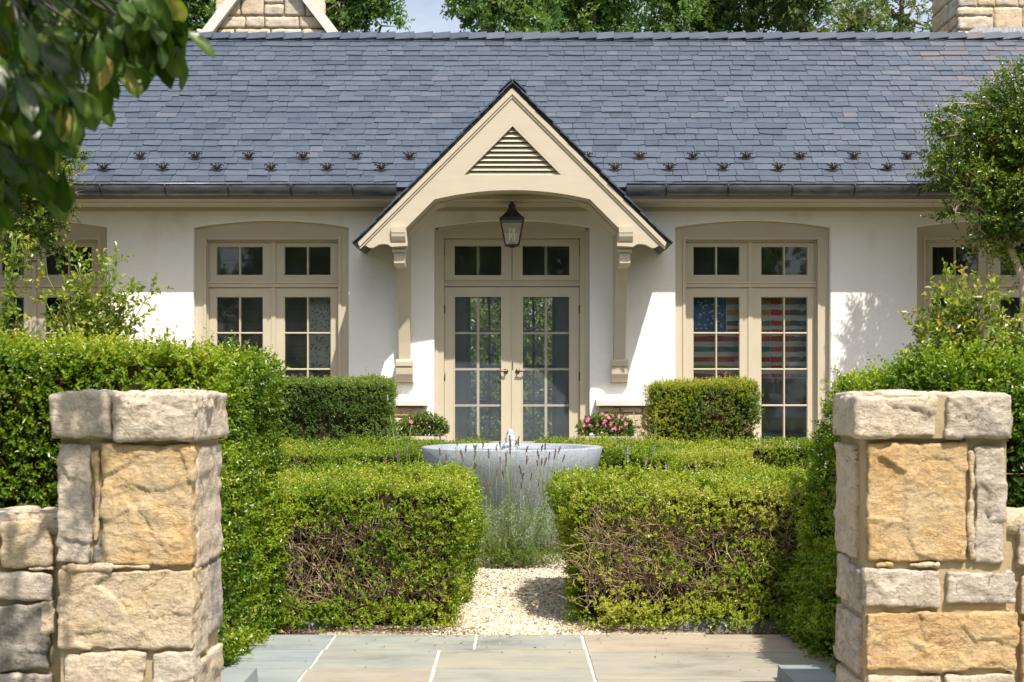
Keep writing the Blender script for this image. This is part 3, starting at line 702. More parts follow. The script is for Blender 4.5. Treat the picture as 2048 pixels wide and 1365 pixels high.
# ---- canopy over the door
YG=16.1
def G(px,py): 
    p=at(px,py,YG); return (p[0],p[2])
cn=MB()
left=[(716,486),(724,490.5),(731,491),(738,495.5),(746,496),(752,492.5),(758,489.5),(764,488.5),(770,488),(776,489.5),(783,494),(815,492),(812,456),(869,399)]
ar=[(869+(1181-869)*i/14, 399-18.5*(1-((i-7)/7.0)**2)) for i in range(1,14)]
rightp=[(2049-x,y) for x,y in reversed(left)]
poly=[G(1024.5,177)]+[G(x,y) for x,y in left]+[G(x,y) for x,y in ar]+[G(x,y) for x,y in rightp]
vent=[G(919,351),G(1025,245),G(1131,351)]
cn.plate(poly,[vent],YG,YG+.09)
# rake mouldings
for sg in (-1,1):
    for (o,wd,pr) in ((0,9,.028),(9,4.5,.014)):
        c=1024.5
        V=[G(c+sg*0,177+o*1.414),G(c+sg*(308-o*.2),486+o*1.2),G(c+sg*(308-(o+wd)*.35),486+(o+wd)*.9),G(c+sg*0,177+(o+wd)*1.414)]
        cn.plate(V if sg<0 else V[::-1],[],YG-pr,YG-.001)
canopy=cn.build('canopy_gable',M['trim2'],house)
lv=MB(); zt=G(1025,245)[1]; zb=G(919,351)[1]; hw=G(1131,351)[0]-G(1025,351)[0]; cx=G(1025,351)[0]; N_=11
for i in range(N_):
    za=zb+(zt-zb)*(i)/N_+.004; zc=za+(zt-zb)/N_*1.12
    h=max(.02,hw*(1-(za-zb)/(zt-zb)))+.03
    h2=max(.01,hw*(1-(zc-zb)/(zt-zb)))+.03
    lv.hexa([(cx-h,YG+.025,za),(cx+h,YG+.025,za),(cx+h,YG+.035,za),(cx-h,YG+.035,za),(cx-h2,YG+.085,zc),(cx+h2,YG+.085,zc),(cx+h2,YG+.095,zc),(cx-h2,YG+.095,zc)])
lv.plate([(cx-hw-.03,zb-.02),(cx+hw+.03,zb-.02),(cx,zt+.04)],[],YG+.13,YG+.14)
lv.build('louvre_vent',M['trim2'],canopy)
vf=MB()
o3=[G(917,352.2),G(1025,243),G(1133,352.2)]; i3=[G(928,350),G(1025,252.5),G(1122,350)]
vf.plate(o3,[i3],YG+.001,YG+.07)
vf.build('vent_frame',M['trim2'],canopy)
# canopy slate slopes
cr=MB(); apx=np.array(G(1024.5,166)); tip=np.array(G(1342,488)); sl=np.linalg.norm(tip-apx); ud=(tip-apx)/sl; und=np.array([-ud[1],ud[0]])
zmain=lambda z: YE+(z-ZE)*(YR-YE)/(ZR-ZE)
for sg in (-1,1):
    def cp(s,n,y):
        q=apx+ud*s+und*n; return (cx+sg*(q[0]-cx),y,q[1])
    # deck following the main roof behind it
    nS=14
    for k in range(nS):
        sa,sb=sl*k/nS,sl*(k+1)/nS; zc=(apx+ud*sa)[1]; zd=(apx+ud*sb)[1]
        ya=max(YW-.001,zmain(zc)+.05) if zc>4.02 else YW-.001; yb=max(YW-.001,zmain(zd)+.05) if zd>4.02 else YW-.001
        cr.hexa([cp(sa,-.045,YG+.03),cp(sb,-.045,YG+.03),cp(sb,-.045,yb),cp(sa,-.045,ya),cp(sa,-.012,YG-.03),cp(sb,-.012,YG-.03),cp(sb,-.012,yb),cp(sa,-.012,ya)],1)
    nS=20
    for k in range(nS):
        sa,sb=max(0,sl*(k-.9)/nS),sl*(k+1)/nS+.012; zc=(apx+ud*sa)[1]; zd=(apx+ud*sb)[1]
        yend=max(YW-.001,zmain(max(zd,4.02))+.03) if zd>4.02 else YW-.001
        y=YG-.05+random.uniform(-.014,.006)
        while y<yend:
            y2=min(y+random.uniform(.2,.34),yend); j=random.uniform(-.004,.004); th=random.uniform(.008,.013)
            if y2-y<.02: break
            cr.hexa([cp(sa,-.006,y+.002),cp(sb+j,.014,y+.002),cp(sb+j,.014,y2-.002),cp(sa,-.006,y2-.002),cp(sa,-.006+th,y+.002),cp(sb+j,.014+th,y+.002),cp(sb+j,.014+th,y2-.002),cp(sa,-.006+th,y2-.002)],0,min(1,max(0,random.gauss(.32,.14))))
            y=y2
    y=YG-.07
    while y<17.9:
        y2=y+.26; cr.hexa([cp(-.012,.028,y),cp(.2,.034,y),cp(.2,.034,y2),cp(-.012,.028,y2),cp(-.012,.042,y),cp(.2,.048,y),cp(.2,.048,y2),cp(-.012,.042,y2)],0,.2); y=y2-.003
cr.build('canopy_roof',[M['slate'],M['lead']],house)
# ceiling under the canopy with its stepped rake beams
cc=MB()
def prof(off):
    pts=[(815,492),(812,456),(869,399)]+ar+[(1180,399),(1237,456),(1234,492)]
    c0=np.array([1024.5,520.]); out=[]
    for p in pts[1:-1]:
        p=np.array(p); d=p-c0; out.append(G(*(p+d/np.linalg.norm(d)*off)))
    return out
for (off,ya,yb,th,m) in ((.6,YG+.09,YG+.30,10,0),(4.5,YG+.30,YG+.45,8,0),(1.8,YG+.45,YG+.60,10,0),(3.2,YG+.60,YW-.002,6,1)):
    a=prof(off); b=prof(off+th); cc.plate(a+list(reversed(b)),[],ya,yb,'y',m)
cc.build('canopy_ceiling',[M['trim2'],M['cream']],house)
def bracket():
    b=MB(); xa,xb=-1.463,-1.293; yw=YW-.001
    wall_x=(-1.485,-1.275)
    b.box(wall_x[0]+.03,wall_x[1]-.03,yw-.05,yw,1.87,3.5)
    # curved arm
    fr=[(16.985,1.87),(16.965,2.1),(16.925,2.35),(16.86,2.6),(16.76,2.85),(16.62,3.06),(16.44,3.2),(16.24,3.27)]
    bk=[(yw,1.87),(yw,2.1),(yw,2.4),(yw,2.7),(yw,2.95),(yw,3.2),(yw,3.35),(yw,3.47)]
    b.plate(fr+[(16.24,3.47)]+list(reversed(bk)),[],xa+.012,xb-.012,'x')
    # moulded nose under the board
    b.plate([(16.24,3.18),(16.17,3.18),(16.165,3.21),(16.185,3.215),(16.185,3.23),(16.15,3.235),(16.12,3.26),(16.085,3.31),(16.06,3.36),(16.055,3.40),(16.05,3.405),(16.05,3.478),(16.24,3.478)],[],xa,xb,'x')
    b.plate([(16.20,3.05),(16.26,3.02),(16.6,3.02),(16.44,3.22),(16.20,3.22)],[],xa+.02,xb-.02,'x')
    # scrolled foot against the wall
    b.plate([(yw,1.60),(yw-.06,1.60),(yw-.085,1.61),(yw-.13,1.65),(yw-.155,1.70),(yw-.16,1.76),(yw-.16,1.80),(yw-.175,1.805),(yw-.175,1.86),(yw-.16,1.875),(yw-.12,1.89),(yw,1.89)],[],wall_x[0],wall_x[1],'x')
    b.box(wall_x[0]-.01,wall_x[1]+.01,yw-.05,yw,1.585,1.60)
    return b.build('canopy_bracket',M['trim'],house)
br=bracket(); br2=copy_tree(br,house,(2*1.38,0,0))
# ---- chimney
ch=MB(); cx0,cx1,cy0,cy1=6.83,8.9,20.3,21.55
ch.box(cx0+.02,cx1,cy0+.02,cy1,5.0,9.2,1); k=0
for (a,b_,c,d) in ashlar(cx0,cx1,6.2,9.2,(.16,.36),(.25,.6),5):
    k+=1; add_stone(ch,a+.006,b_-.006,cy0,cy0+.1,c+.006,d-.006,random.uniform(.2,.62),k,res=.045,r=.02,amp=.016)
for (a,b_,c,d) in ashlar(cy0+.1,cy1,6.2,9.2,(.16,.36),(.25,.6),8):
    k+=1; add_stone(ch,cx0,cx0+.1,a+.006,b_-.006,c+.006,d-.006,random.uniform(.3,.7),k,res=.045,r=.02,amp=.014)
chim=ch.build('chimney',[M['stonefar'],M['mortar']],house)
fl=MB(); fl.plate([(cx0+.16,6.75),(cx1,6.75),(cx1,7.03),(cx0+.9,7.04),(cx0+.25,7.035),(cx0+.16,6.99)],[],cy0-.05,cy0-.03); fl.build('flashing',M['flash'],chim)
# ---- rooms behind the glass
rm=MB(); rm.box(-9.2,9.2,YW+.32,21.0,.55,.62,0); rm.box(-9.2,9.2,YW+.32,21.0,3.66,3.72,1)
for x in (-1.5,1.4): rm.box(x,x+.1,YW+.33,21.0,.62,3.66,1)
rm.box(-9.2,-1.5,19.4,19.5,.62,3.66,2); rm.box(1.5,9.2,19.4,19.5,.62,3.66,2)
rm.box(-1.4,1.4,20.2,20.45,3.03,3.66,1)
rm.build('interior',[M['indark'],M['indoor'],M['shiplap']],house)
wb=MB()
wb.plate([(-.72,.7),(.70,.7),(.70,3.03),(-.72,3.03)],[[(-.66,.76),(-.66,2.97),(-.03,2.97),(-.03,.76)],[(.02,.76),(.02,2.97),(.64,2.97),(.64,.76)]],21.02,21.1)
for z in (1.32,1.87,2.42): wb.box(-.66,-.03,21.04,21.08,z-.02,z+.02); wb.box(.02,.64,21.04,21.08,z-.02,z+.02)
for x in (-.36,.34): wb.box(x-.018,x+.018,21.045,21.075,.76,2.97)
wb.build('rear_window',M['dark'],house)

# ---- things inside, seen through the panes
def panel(name,x0,x1,z0,z1,y,label,cat):
    e=MB(); e.box(x0,x1,y,y+.03,z0,z1); o=e.build(name,M['artwhite']); tag(o,label,cat); return o
M['artwhite']=simple('painted_canvas',(.72,.71,.68),(.80,.79,.76),6,.8)
def paint(n,c,c2): M[n]=simple(n,c,c2,9,.8,0,1,0,.2,0,(1,1,3))
for n,c in (('paint_blue',(.07,.17,.36)),('paint_red',(.50,.035,.04)),('paint_ochre',(.55,.27,.03)),('paint_olive',(.26,.26,.05)),('paint_slate',(.09,.10,.13)),('paint_teal',(.04,.16,.20)),('paint_pale',(.62,.62,.58))):
    paint(n,c,tuple(min(1,v*1.5+.02) for v in c))
Yp=17.53
def Wp(px,py): p=at(px,py,Yp); return p[0],p[2]
x0,z0=Wp(1382,757); x1,z1=Wp(1618,588)
pb=panel('striped_painting',x0,x1,z0,z1,Yp,'wide striped painting with blue corner hung behind the window right of the door','painting')
bl=MB()
def patch(pxa,pxb,pya,pyb,m,dy=.004):
    a=Wp(pxa,pyb); b=Wp(pxb,pya); n=8
    lp=[(a[0]+(b[0]-a[0])*i/n,a[1]+random.uniform(-.006,.006)) for i in range(n+1)]+[(b[0]-(b[0]-a[0])*i/n,b[1]+random.uniform(-.006,.006)) for i in range(n+1)]
    bl.plate(lp,[],Yp-dy,Yp-.001,'y',m)
patch(1383,1452,592,664,0)
rows=[(597,609),(620,631),(642,652),(660,664)]
for i,(a,b_) in enumerate(rows):
    patch(1454,1540,a,b_,[2,2,4,1][i]); patch(1541,1578,a,b_,1); patch(1579,1612,a,b_,4)
for i,(a,b_) in enumerate([(673,683),(694,704),(714,724),(732,741),(748,755)]):
    patch(1384,1540,a,b_,[1,5,1,3,1][i]); patch(1541,1578,a,b_,1); patch(1579,1612,a,b_,4)
for i in range(34):
    px=1387+60*random.random(); py=596+62*random.random(); q=Wp(px,py); r=.016
    bl.plate([(q[0]+r*math.cos(t),q[1]+r*math.sin(t)*.8) for t in np.linspace(0,6.283,6)[:-1]],[],Yp-.007,Yp-.0045,'y',6)
bl.build('paint_bands',[M['paint_blue'],M['paint_red'],M['paint_ochre'],M['paint_olive'],M['paint_slate'],M['paint_teal'],M['paint_pale']],pb)
x0,z0=Wp(619,737); x1,z1=Wp(672,588)
pb=panel('flecked_panel',x0,x1,z0,z1,Yp,'pale panel with small coloured flecks behind the window left of the door','painting')
bl=MB()
for i in range(130):
    px=622+46*random.random(); py=592+141*random.random(); q=Wp(px,py); h=random.uniform(.012,.019); a=random.uniform(0,3)
    bl.plate([(q[0]+h*math.cos(a+t)*(1 if k%2 else .6),q[1]+h*math.sin(a+t)*(1 if k%2 else .6)) for k,t in enumerate(np.linspace(0,6.283,5)[:-1])],[],Yp-.004,Yp-.001,'y',random.randrange(6))
bl.build('paint_flecks',[M['paint_blue'],M['paint_red'],M['paint_ochre'],M['paint_olive'],M['paint_slate'],M['paint_teal']],pb)
for (px,lab) in ((22,'white laundry machine with dark round door behind the far-left window, nearer the picture edge'),(112,'white laundry machine with dark round door half hidden by the rose bush')):
    p=at(px,615,18.2); e=empty('laundry_machine',(p[0],18.5,.62)); tag(e,lab,'laundry machine','laundry machines in the left room')
    b=MB(); b.box(p[0]-.28,p[0]+.28,18.2,18.8,.62,3.0); b.box(p[0]-.26,p[0]+.26,18.19,18.2,p[2]+.24,p[2]+.33); b.build('cabinet',M['appliance'],e)
    d=MB(); c=(p[0],18.19,p[2]); d.tube([(p[0],18.2,p[2]),(p[0],18.15,p[2])],[.165,.15],28); d.build('drum_door',M['porthole'],e)
    d=MB(); an=np.linspace(0,2*math.pi,33); d.tube([(p[0]+.17*math.cos(a),18.17,p[2]+.17*math.sin(a)) for a in an],.018,8,caps=False); d.build('door_rim',M['dark'],e)
for (xa,xb,lab) in ((5.35,5.75,'dark curtain drawn aside behind the far-right window, left one'),(6.35,6.9,'dark curtain hanging at the far-right window near the picture edge')):
    c=MB(); n=60; xs_=np.linspace(xa,xb,n); ys_=17.75+.03*np.sin(np.linspace(0,34,n))
    c.plate(list(zip(xs_,ys_))+list(zip(xs_[::-1],ys_[::-1]+.006)),[],.64,3.5,'z'); tag(c.build('curtain',M['curtain']),lab,'curtain','dark curtains in the right room')

# ================================================================== LANTERN
YL=16.62; lx=at(1024,0,YL)[0]
lan=empty('hanging_lantern',(lx,YL,at(0,493,YL)[2])); tag(lan,'black four-sided glass lantern hanging from a chain under the door canopy','lantern')
def lz(py): return at(0,py,YL)[2]
sc=YL/F_PX
L_=MB(); q=math.pi/4
L_.lathe([(24.5*sc*1.414,lz(441)),(25*sc*1.414,lz(438.5)),(18*sc*1.414,lz(433)),(9*sc*1.414,lz(422)),(6.5*sc*1.414,lz(414)),(7.5*sc*1.414,lz(412)),(6*sc*1.414,lz(410))],(lx,YL,0),4,smooth=False,rot=q)
L_.lathe([(.015,lz(411)),(.022,lz(407)),(.012,lz(403)),(.016,lz(400)),(.006,lz(397))],(lx,YL,0),10)
L_.build('cap',M['dark'],lan)
c=MB()
for k,py in enumerate(np.linspace(396,381,6)):
    z=lz(py); an=np.linspace(0,2*math.pi,13); 
    c.tube([(lx+(.012*math.cos(a) if k%2 else 0),YL+(0 if k%2 else .012*math.cos(a)),z+.019*math.sin(a)) for a in an],.004,5,caps=False)
c.build('chain',M['dark'],lan)
fr=MB(); zt,zb=lz(441),lz(491); ht,hb=22.5*sc,13.0*sc
cor=[(1,1),(1,-1),(-1,-1),(-1,1)]
for (a,b) in cor: fr.tube([(lx+a*ht,YL+b*ht,zt),(lx+a*hb,YL+b*hb,zb)],.010,4,smooth=False)
for (hh,z) in ((ht,zt-.005),(hb,zb)):
    for i in range(4):
        a,b=cor[i],cor[(i+1)%4]; fr.tube([(lx+a[0]*hh,YL+a[1]*hh,z),(lx+b[0]*hh,YL+b[1]*hh,z)],.011,4,smooth=False)
fr.box(lx-hb,lx+hb,YL-hb,YL+hb,zb-.012,zb+.004); fr.lathe([(.03,zb-.03),(.045,zb-.012)],(lx,YL,0),10)
fr.build('frame',M['dark'],lan)
gp=MB(); k=.94
for i in range(4):
    a,b=cor[i],cor[(i+1)%4]
    gp.add([(lx+a[0]*hb*k,YL+a[1]*hb*k,zb+.006),(lx+b[0]*hb*k,YL+b[1]*hb*k,zb+.006),(lx+b[0]*ht*k,YL+b[1]*ht*k,zt-.012),(lx+a[0]*ht*k,YL+a[1]*ht*k,zt-.012)],[(0,1,2,3)])
gp.build('glass',M['lglass'],lan)
for (dx,dy) in ((-.028,-.01),(.028,-.01),(0,.03)):
    b=MB(); b.lathe([(.011,0),(.011,.13)],(lx+dx,YL+dy,zb+.03),10); b.lathe([(.006,.13),(.012,.15),(.009,.175),(.002,.2)],(lx+dx,YL+dy,zb+.03),8); b.build('candle',M['candle'],lan)
# ================================================================== STONE PIERS AND WALLS
def pxbox(px0,px1,py0,py1,Y): a=at(px0,py1,Y); b=at(px1,py0,Y); return a[0],b[0],a[2],b[2]
def pier(name,label,front,side_rects,capf,caps_side,core,capcore,sgn,Yf,depth):
    """front/cap rects in photo pixels on the front face; side rects as (y0,y1,z0,z1,t)"""
    p=empty(name,((core[0]+core[1])/2,Yf+depth/2,0)); tag(p,label,'stone pier','stone piers at the garden entrance')
    b=MB(); b.box(core[0]+.006,core[1]-.006,Yf+.004,Yf+depth-.006,-.03,1.30,1)
    for i,(a,b_,c,d,t) in enumerate(front):
        x0,x1,z0,z1=pxbox(a,b_,c,d,Yf); add_stone(b,x0,x1,Yf-.022,Yf+.13,z0,z1,t,11+i*3+sgn,r=.010,amp=.013,res=.008)
    for i,(ya,yb,z0,z1,t) in enumerate(side_rects):
        xs_=core[1] if sgn<0 else core[0]
        x0,x1=(xs_-.10,xs_+.016) if sgn<0 else (xs_-.016,xs_+.10)
        add_stone(b,x0,x1,ya,yb,z0,z1,t,51+i*3+sgn,r=.010,amp=.009,res=.012)
    b.build('shaft',[M['stone'],M['mortar']],p)
    c=MB(); c.box(*capcore,1)
    for i,(a,b_,cc,d,t) in enumerate(capf):
        x0,x1,z0,z1=pxbox(a,b_,cc,d,Yf-.04); add_stone(c,x0,x1,Yf-.055,Yf+.26,z0,z1,t,81+i*3+sgn,r=.018,amp=.014,res=.010)
    for i,(x0,x1,ya,yb,z0,z1,t) in enumerate(caps_side): add_stone(c,x0,x1,ya,yb,z0,z1,t,101+i*3+sgn,r=.016,amp=.010)
    c.build('cap',[M['stone'],M['mortar']],p)
    return p
Yf=5.5; dl=.56
xl0,xl1=at(118,0,Yf)[0],-1.337
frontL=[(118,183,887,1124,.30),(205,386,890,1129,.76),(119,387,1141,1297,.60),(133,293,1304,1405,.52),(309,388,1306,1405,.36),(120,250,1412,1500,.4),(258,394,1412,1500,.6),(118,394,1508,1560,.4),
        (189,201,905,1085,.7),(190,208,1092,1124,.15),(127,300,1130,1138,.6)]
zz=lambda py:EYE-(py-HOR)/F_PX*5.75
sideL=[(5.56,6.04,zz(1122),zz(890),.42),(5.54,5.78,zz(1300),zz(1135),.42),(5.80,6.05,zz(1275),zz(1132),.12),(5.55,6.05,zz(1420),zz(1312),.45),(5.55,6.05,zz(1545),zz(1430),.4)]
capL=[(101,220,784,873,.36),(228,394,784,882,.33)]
ycap=Yf-.055
capsL=[(-1.42,-1.302,Yf-.03,Yf+.60,1.292,1.487,.34),(-1.93,-1.63,Yf+.2,Yf+.6,1.30,1.485,.4),(-1.64,-1.40,Yf+.2,Yf+.6,1.30,1.485,.4)]
pier('stone_pier','squared tan fieldstone pier with two grey cap stones, sunlit on its aisle side',frontL,sideL,capL,capsL,(xl0,xl1),(-1.90,xl1+.025,Yf-.03,Yf+.57,1.30,1.475),-1,Yf,dl)
xr0,xr1=1.462,at(2016,0,Yf)[0]; dr_=.42
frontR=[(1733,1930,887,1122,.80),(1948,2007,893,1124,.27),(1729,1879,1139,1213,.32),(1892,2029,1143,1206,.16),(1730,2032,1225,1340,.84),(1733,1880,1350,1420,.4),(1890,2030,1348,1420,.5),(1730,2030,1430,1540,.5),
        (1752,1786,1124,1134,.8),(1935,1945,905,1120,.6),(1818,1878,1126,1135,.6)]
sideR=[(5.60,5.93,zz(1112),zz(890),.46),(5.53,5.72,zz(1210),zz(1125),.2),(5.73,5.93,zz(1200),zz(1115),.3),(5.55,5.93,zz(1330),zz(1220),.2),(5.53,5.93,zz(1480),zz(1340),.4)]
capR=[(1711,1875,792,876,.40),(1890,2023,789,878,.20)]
capsR=[(1.432,1.54,Yf+.10,Yf+.42,1.30,1.487,.36),(1.60,2.08,Yf+.22,Yf+.47,1.30,1.492,.4)]
pier('stone_pier','squared fieldstone pier with big orange-tan blocks beside the low wall on the right',frontR,sideR,capR,capsR,(xr0,xr1),(1.438,2.06,Yf-.03,Yf+.44,1.30,1.478),1,Yf,dr_)
def lowwall(name,label,rects,x0,x1,ztop,seed):
    b=MB(); b.box(x0,x1,5.64,5.98,-.03,ztop-.05,1)
    for i,(a,b_,c,d,t) in enumerate(rects):
        X0,X1,z0,z1=pxbox(a,b_,c,d,5.62); add_stone(b,X0,X1,5.60,5.80,z0,z1,t,seed+i,r=.014,amp=.013,res=.011)
    x=x0; k=0
    while x<x1-.05:
        w_=random.uniform(.22,.4); xe=min(x+w_,x1); k+=1
        add_stone(b,x+.006,xe-.006,5.615,6.0,ztop-.085,ztop,random.uniform(.42,.62),seed+40+k,r=.03,amp=.012,res=.02); x=xe
    tag(b.build(name,[M['stone'],M['mortar']]),label,'stone wall')
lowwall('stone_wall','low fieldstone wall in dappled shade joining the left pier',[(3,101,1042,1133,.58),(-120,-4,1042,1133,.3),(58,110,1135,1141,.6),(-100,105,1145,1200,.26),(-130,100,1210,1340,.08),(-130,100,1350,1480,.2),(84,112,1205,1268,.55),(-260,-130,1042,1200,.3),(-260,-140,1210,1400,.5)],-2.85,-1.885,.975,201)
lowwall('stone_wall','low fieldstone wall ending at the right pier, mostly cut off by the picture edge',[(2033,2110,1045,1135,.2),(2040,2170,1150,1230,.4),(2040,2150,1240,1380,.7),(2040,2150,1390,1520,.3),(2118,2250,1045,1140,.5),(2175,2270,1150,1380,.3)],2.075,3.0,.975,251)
def edging(name,label,x0,x1,y0,y1,z1,mm='flag'):
    b=MB(); b.hexa([(x0,y0,-.03),(x1,y0,-.03),(x1,y1,-.03),(x0,y1,-.03),(x0+.008,y0+.008,z1),(x1-.008,y0+.008,z1),(x1-.008,y1-.008,z1),(x0+.008,y1-.008,z1)],0,.06)
    tag(b.build(name,M[mm]),label,'stone edging','bluestone edging')
edging('stone_edging','grey bluestone kerb under the right low hedge, half hidden by leaves',.98,1.8,8.30,8.36,.055,'kerb')
edging('stone_edging','grey bluestone kerb under the left low hedge, half hidden by leaves',-1.36,-1.12,8.30,8.36,.055,'kerb')
edging('stone_edging','pale bluestone kerb block on the paving at the foot of the right tall hedge',1.37,1.62,5.4,6.87,.075)
edging('stone_edging','pale bluestone kerb block on the paving at the foot of the left tall hedge',-1.48,-1.30,5.4,6.8,.075)

# ================================================================== HEDGES
def twiggen(regions,n,length=.16,r0=.004,ydir=-1.,seg=5):
    def f(tb):
        st=[];di=[]
        for (x0,x1,y,z0,z1,k) in regions:
            for i in range(int(n*k)):
                c=np.array([random.uniform(x0,x1),y+random.uniform(.03,.13),random.uniform(z0,z1)])
                st.append(c); di.append((random.gauss(0,.6),ydir*random.uniform(.1,.7),random.gauss(.8,.45)))
        twigs(tb,st,di,length,r0,1,seg=seg)
    return f
def bare_front(y0,zlo,zhi,amt=1.0,seed=4.,bias=.0,xb=0.):
    def f(P,N):
        w_=.75*wob(P*np.array([1,.3,1.4]),.9,seed)+.85*wob(P*np.array([1,.5,1]),2.6,seed+1)+.5*wob(P,5.5,seed+2)
        v=np.clip((w_+bias+xb*np.clip((-P[:,0]-1.0)/.3,0,1))*1.5,0,1)*np.clip((zhi-P[:,2])/.12,0,1)*np.clip((P[:,2]-zlo)/.10,0,1)
        v*= (N[:,1]<-.3)
        return np.clip(v*amt,0,.92)
    return f
def spill(x0,x1):
    def f():
        n=340; c=rng.uniform(x0,x1,26); i=rng.integers(0,26,n)
        P=np.stack([c[i]+rng.normal(0,.05,n),8.35-np.abs(rng.normal(0,.075,n)),rng.uniform(.01,.15,n)],1); return P,np.tile(np.array([0,-.8,.45]),(n,1))
    return f
# low clipped front hedges
P,N=box_surface(-2.75,-.38,8.36,10.35,.85,'ftr',2100,r=.07,br=.07)
hedge('box_hedge',P,N,[(-2.75,-.38,8.36,10.35,.85,0,.07,1,.065,.15)],M['box'],L=.0215,W=.0125,nl=8,bump_a=.05,outl=.09,extra=spill(-2.0,-.45),bare=bare_front(8.36,.05,.70,1.0,14.,.14,.16),tbase=.45,
      twig=twiggen([(-2.0,-.42,8.36,.06,.66,1)],1300,.20,.0032),label='low clipped box hedge with bare twiggy patches, left of the gravel path',group='low box hedges along the gravel path')
P,N=box_surface(.475,2.7,8.36,10.2,.84,'ftl',2100,r=.07,bl=-.12)
hedge('box_hedge',P,N,[(.475,2.7,8.36,10.2,.84,-.12,0,1,.065,.16)],M['box'],L=.0215,W=.0125,nl=8,bump_a=.05,outl=.09,extra=spill(.5,2.0),bare=bare_front(8.36,.04,.70,1.05,9.,.24),tbase=.47,
      twig=twiggen([(.46,1.95,8.36,.1,.68,1),(.5,1.1,8.36,.25,.62,.6)],1150,.21,.0034),label='low clipped box hedge with many bare tan twigs, right of the gravel path',group='low box hedges along the gravel path')
# tall hedges behind the piers
P,N=box_surface(-3.4,-1.535,6.45,8.35,1.655,'ftr',1600,r=.08,br=.03)
hedge('tall_hedge',P,N,[(-3.4,-1.535,6.45,8.35,1.655,0,.03)],M['box'],L=.030,W=.0165,nl=9,shoot=.085,bump_a=.035,bare=bare_front(6.45,.1,1.1,.8,2.,-.25),tbase=.37,topt=.2,outl=.08,
      twig=twiggen([(-2.6,-1.9,6.45,.7,1.25,1)],70,.25,.005),label='tall clipped hedge behind the left pier, its end face in sun',group='tall entrance hedges')
P,N=box_surface(1.72,3.7,6.4,8.3,1.565,'ftl',1600,r=.13,bl=.26)
hedge('tall_hedge',P,N,[(1.72,3.7,6.4,8.3,1.565,.26,0)],M['box'],L=.030,W=.0165,nl=9,shoot=.085,bump_a=.035,bare=None,tbase=.35,topt=.2,outl=.06,
      twig=twiggen([(2.2,2.6,6.4,.8,1.3,1)],50,.25,.005),label='tall clipped hedge behind the right pier, its end face in shade',group='tall entrance hedges')
# curved hedges round the fountain
FC=np.array([0,12.5])
def ring(a0,a1,ri,ro,zt,dens,sx):
    P=[];N=[]
    def add(rf_,zf,nf,area):
        n=int(area*dens); a=rng.uniform(a0,a1,n); r=rf_(n); z=zf(n)
        d=np.stack([np.sin(a)*sx,np.cos(a)],1); p=np.concatenate([FC+d*r[:,None],z[:,None]],1)
        nn=np.concatenate([d*nf[0],np.full((n,1),nf[1])],1); P.append(p); N.append(nn)
    da=abs(a1-a0)
    add(lambda n:np.full(n,ri),lambda n:rng.uniform(0,zt-.03,n),(-1,0),da*ri*zt)
    add(lambda n:np.full(n,ro),lambda n:rng.uniform(0,zt-.03,n),(1,0),da*ro*zt*.6)
    add(lambda n:rng.uniform(ri+.02,ro-.02,n),lambda n:np.full(n,zt),(0,1),da*(ri+ro)/2*(ro-ri)*1.3)
    n=int(dens*(ro-ri)*zt)
    for a in (a0,a1):
        d=np.array([math.sin(a)*sx,math.cos(a)]); r=rng.uniform(ri,ro,n); p=np.concatenate([FC+d*r[:,None],rng.uniform(0,zt,(n,1))],1)
        tn=np.array([math.cos(a)*sx,-math.sin(a),0])*(1 if a==a1 else -1); P.append(p); N.append(np.tile(tn,(n,1)))
    return np.concatenate(P),np.concatenate(N)
def ringcore(a0,a1,ri,ro,zt,sx):
    def f(mb):
        ri_,ro_,z=ri+.07,ro-.07,zt-.07; k=18; an=np.linspace(a0+.05,a1-.05,k+1)
        V=[];F=[]
        for a in an:
            for r,zz_ in ((ri_,.01),(ri_,z),(ro_,z),(ro_,.01)): V.append((FC[0]+math.sin(a)*sx*r,FC[1]+math.cos(a)*r,zz_))
        for i in range(k):
            for j in range(4): F.append((i*4+j,i*4+(j+1)%4,(i+1)*4+(j+1)%4,(i+1)*4+j))
        F+= [(0,1,2,3),(k*4+3,k*4+2,k*4+1,k*4)]
        mb.add(V,F,1)
    return f
P,N=box_surface(-3.2,-.95,13.35,13.95,.86,'ftr',1500,r=.06)
hedge('box_hedge',P,N,[(-3.2,-.95,13.35,13.95,.86,0,0,1,.065,.10)],M['box'],L=.024,W=.014,nl=7,tbase=.45,kind=4,bare=bare_front(13.3,.1,.8,1.1,3.,.1),
      twig=twiggen([(-2.3,-.98,13.35,.4,.72,1)],260,.15,.004),label='straight low hedge left of the fountain bowl with a twiggy brown face',group='low hedges round the fountain')
for sx,lab in ((1,'curved low box hedge wrapping the right side of the granite fountain'),):
    P,N=ring(R(38),R(104),1.55,2.25,.86,1500,sx)
    def bf(P,N):
        w_=wob(P,1.6,6.); return np.clip((w_-.1)*1.3,0,.8)*(N[:,2]<.3)*(P[:,2]<.72)
    def tg(tb,sx=sx):
        st=[];di=[]
        for i in range(160):
            a=R(random.uniform(40,110)); d=np.array([math.sin(a)*sx,math.cos(a)]); q=FC+d*(1.6+random.uniform(0,.06)); st.append((q[0],q[1],random.uniform(.3,.7))); di.append((-d[0]+random.gauss(0,.4),-d[1]+random.gauss(0,.4),.6))
        twigs(tb,st,di,.15,.004,1)
    hedge('box_hedge',P,N,[ringcore(R(38),R(104),1.55,2.25,.86,sx)],M['box'],L=.024,W=.014,nl=7,bare=bf,tbase=.46,twig=tg,label=lab,group='low hedges round the fountain',kind=4)
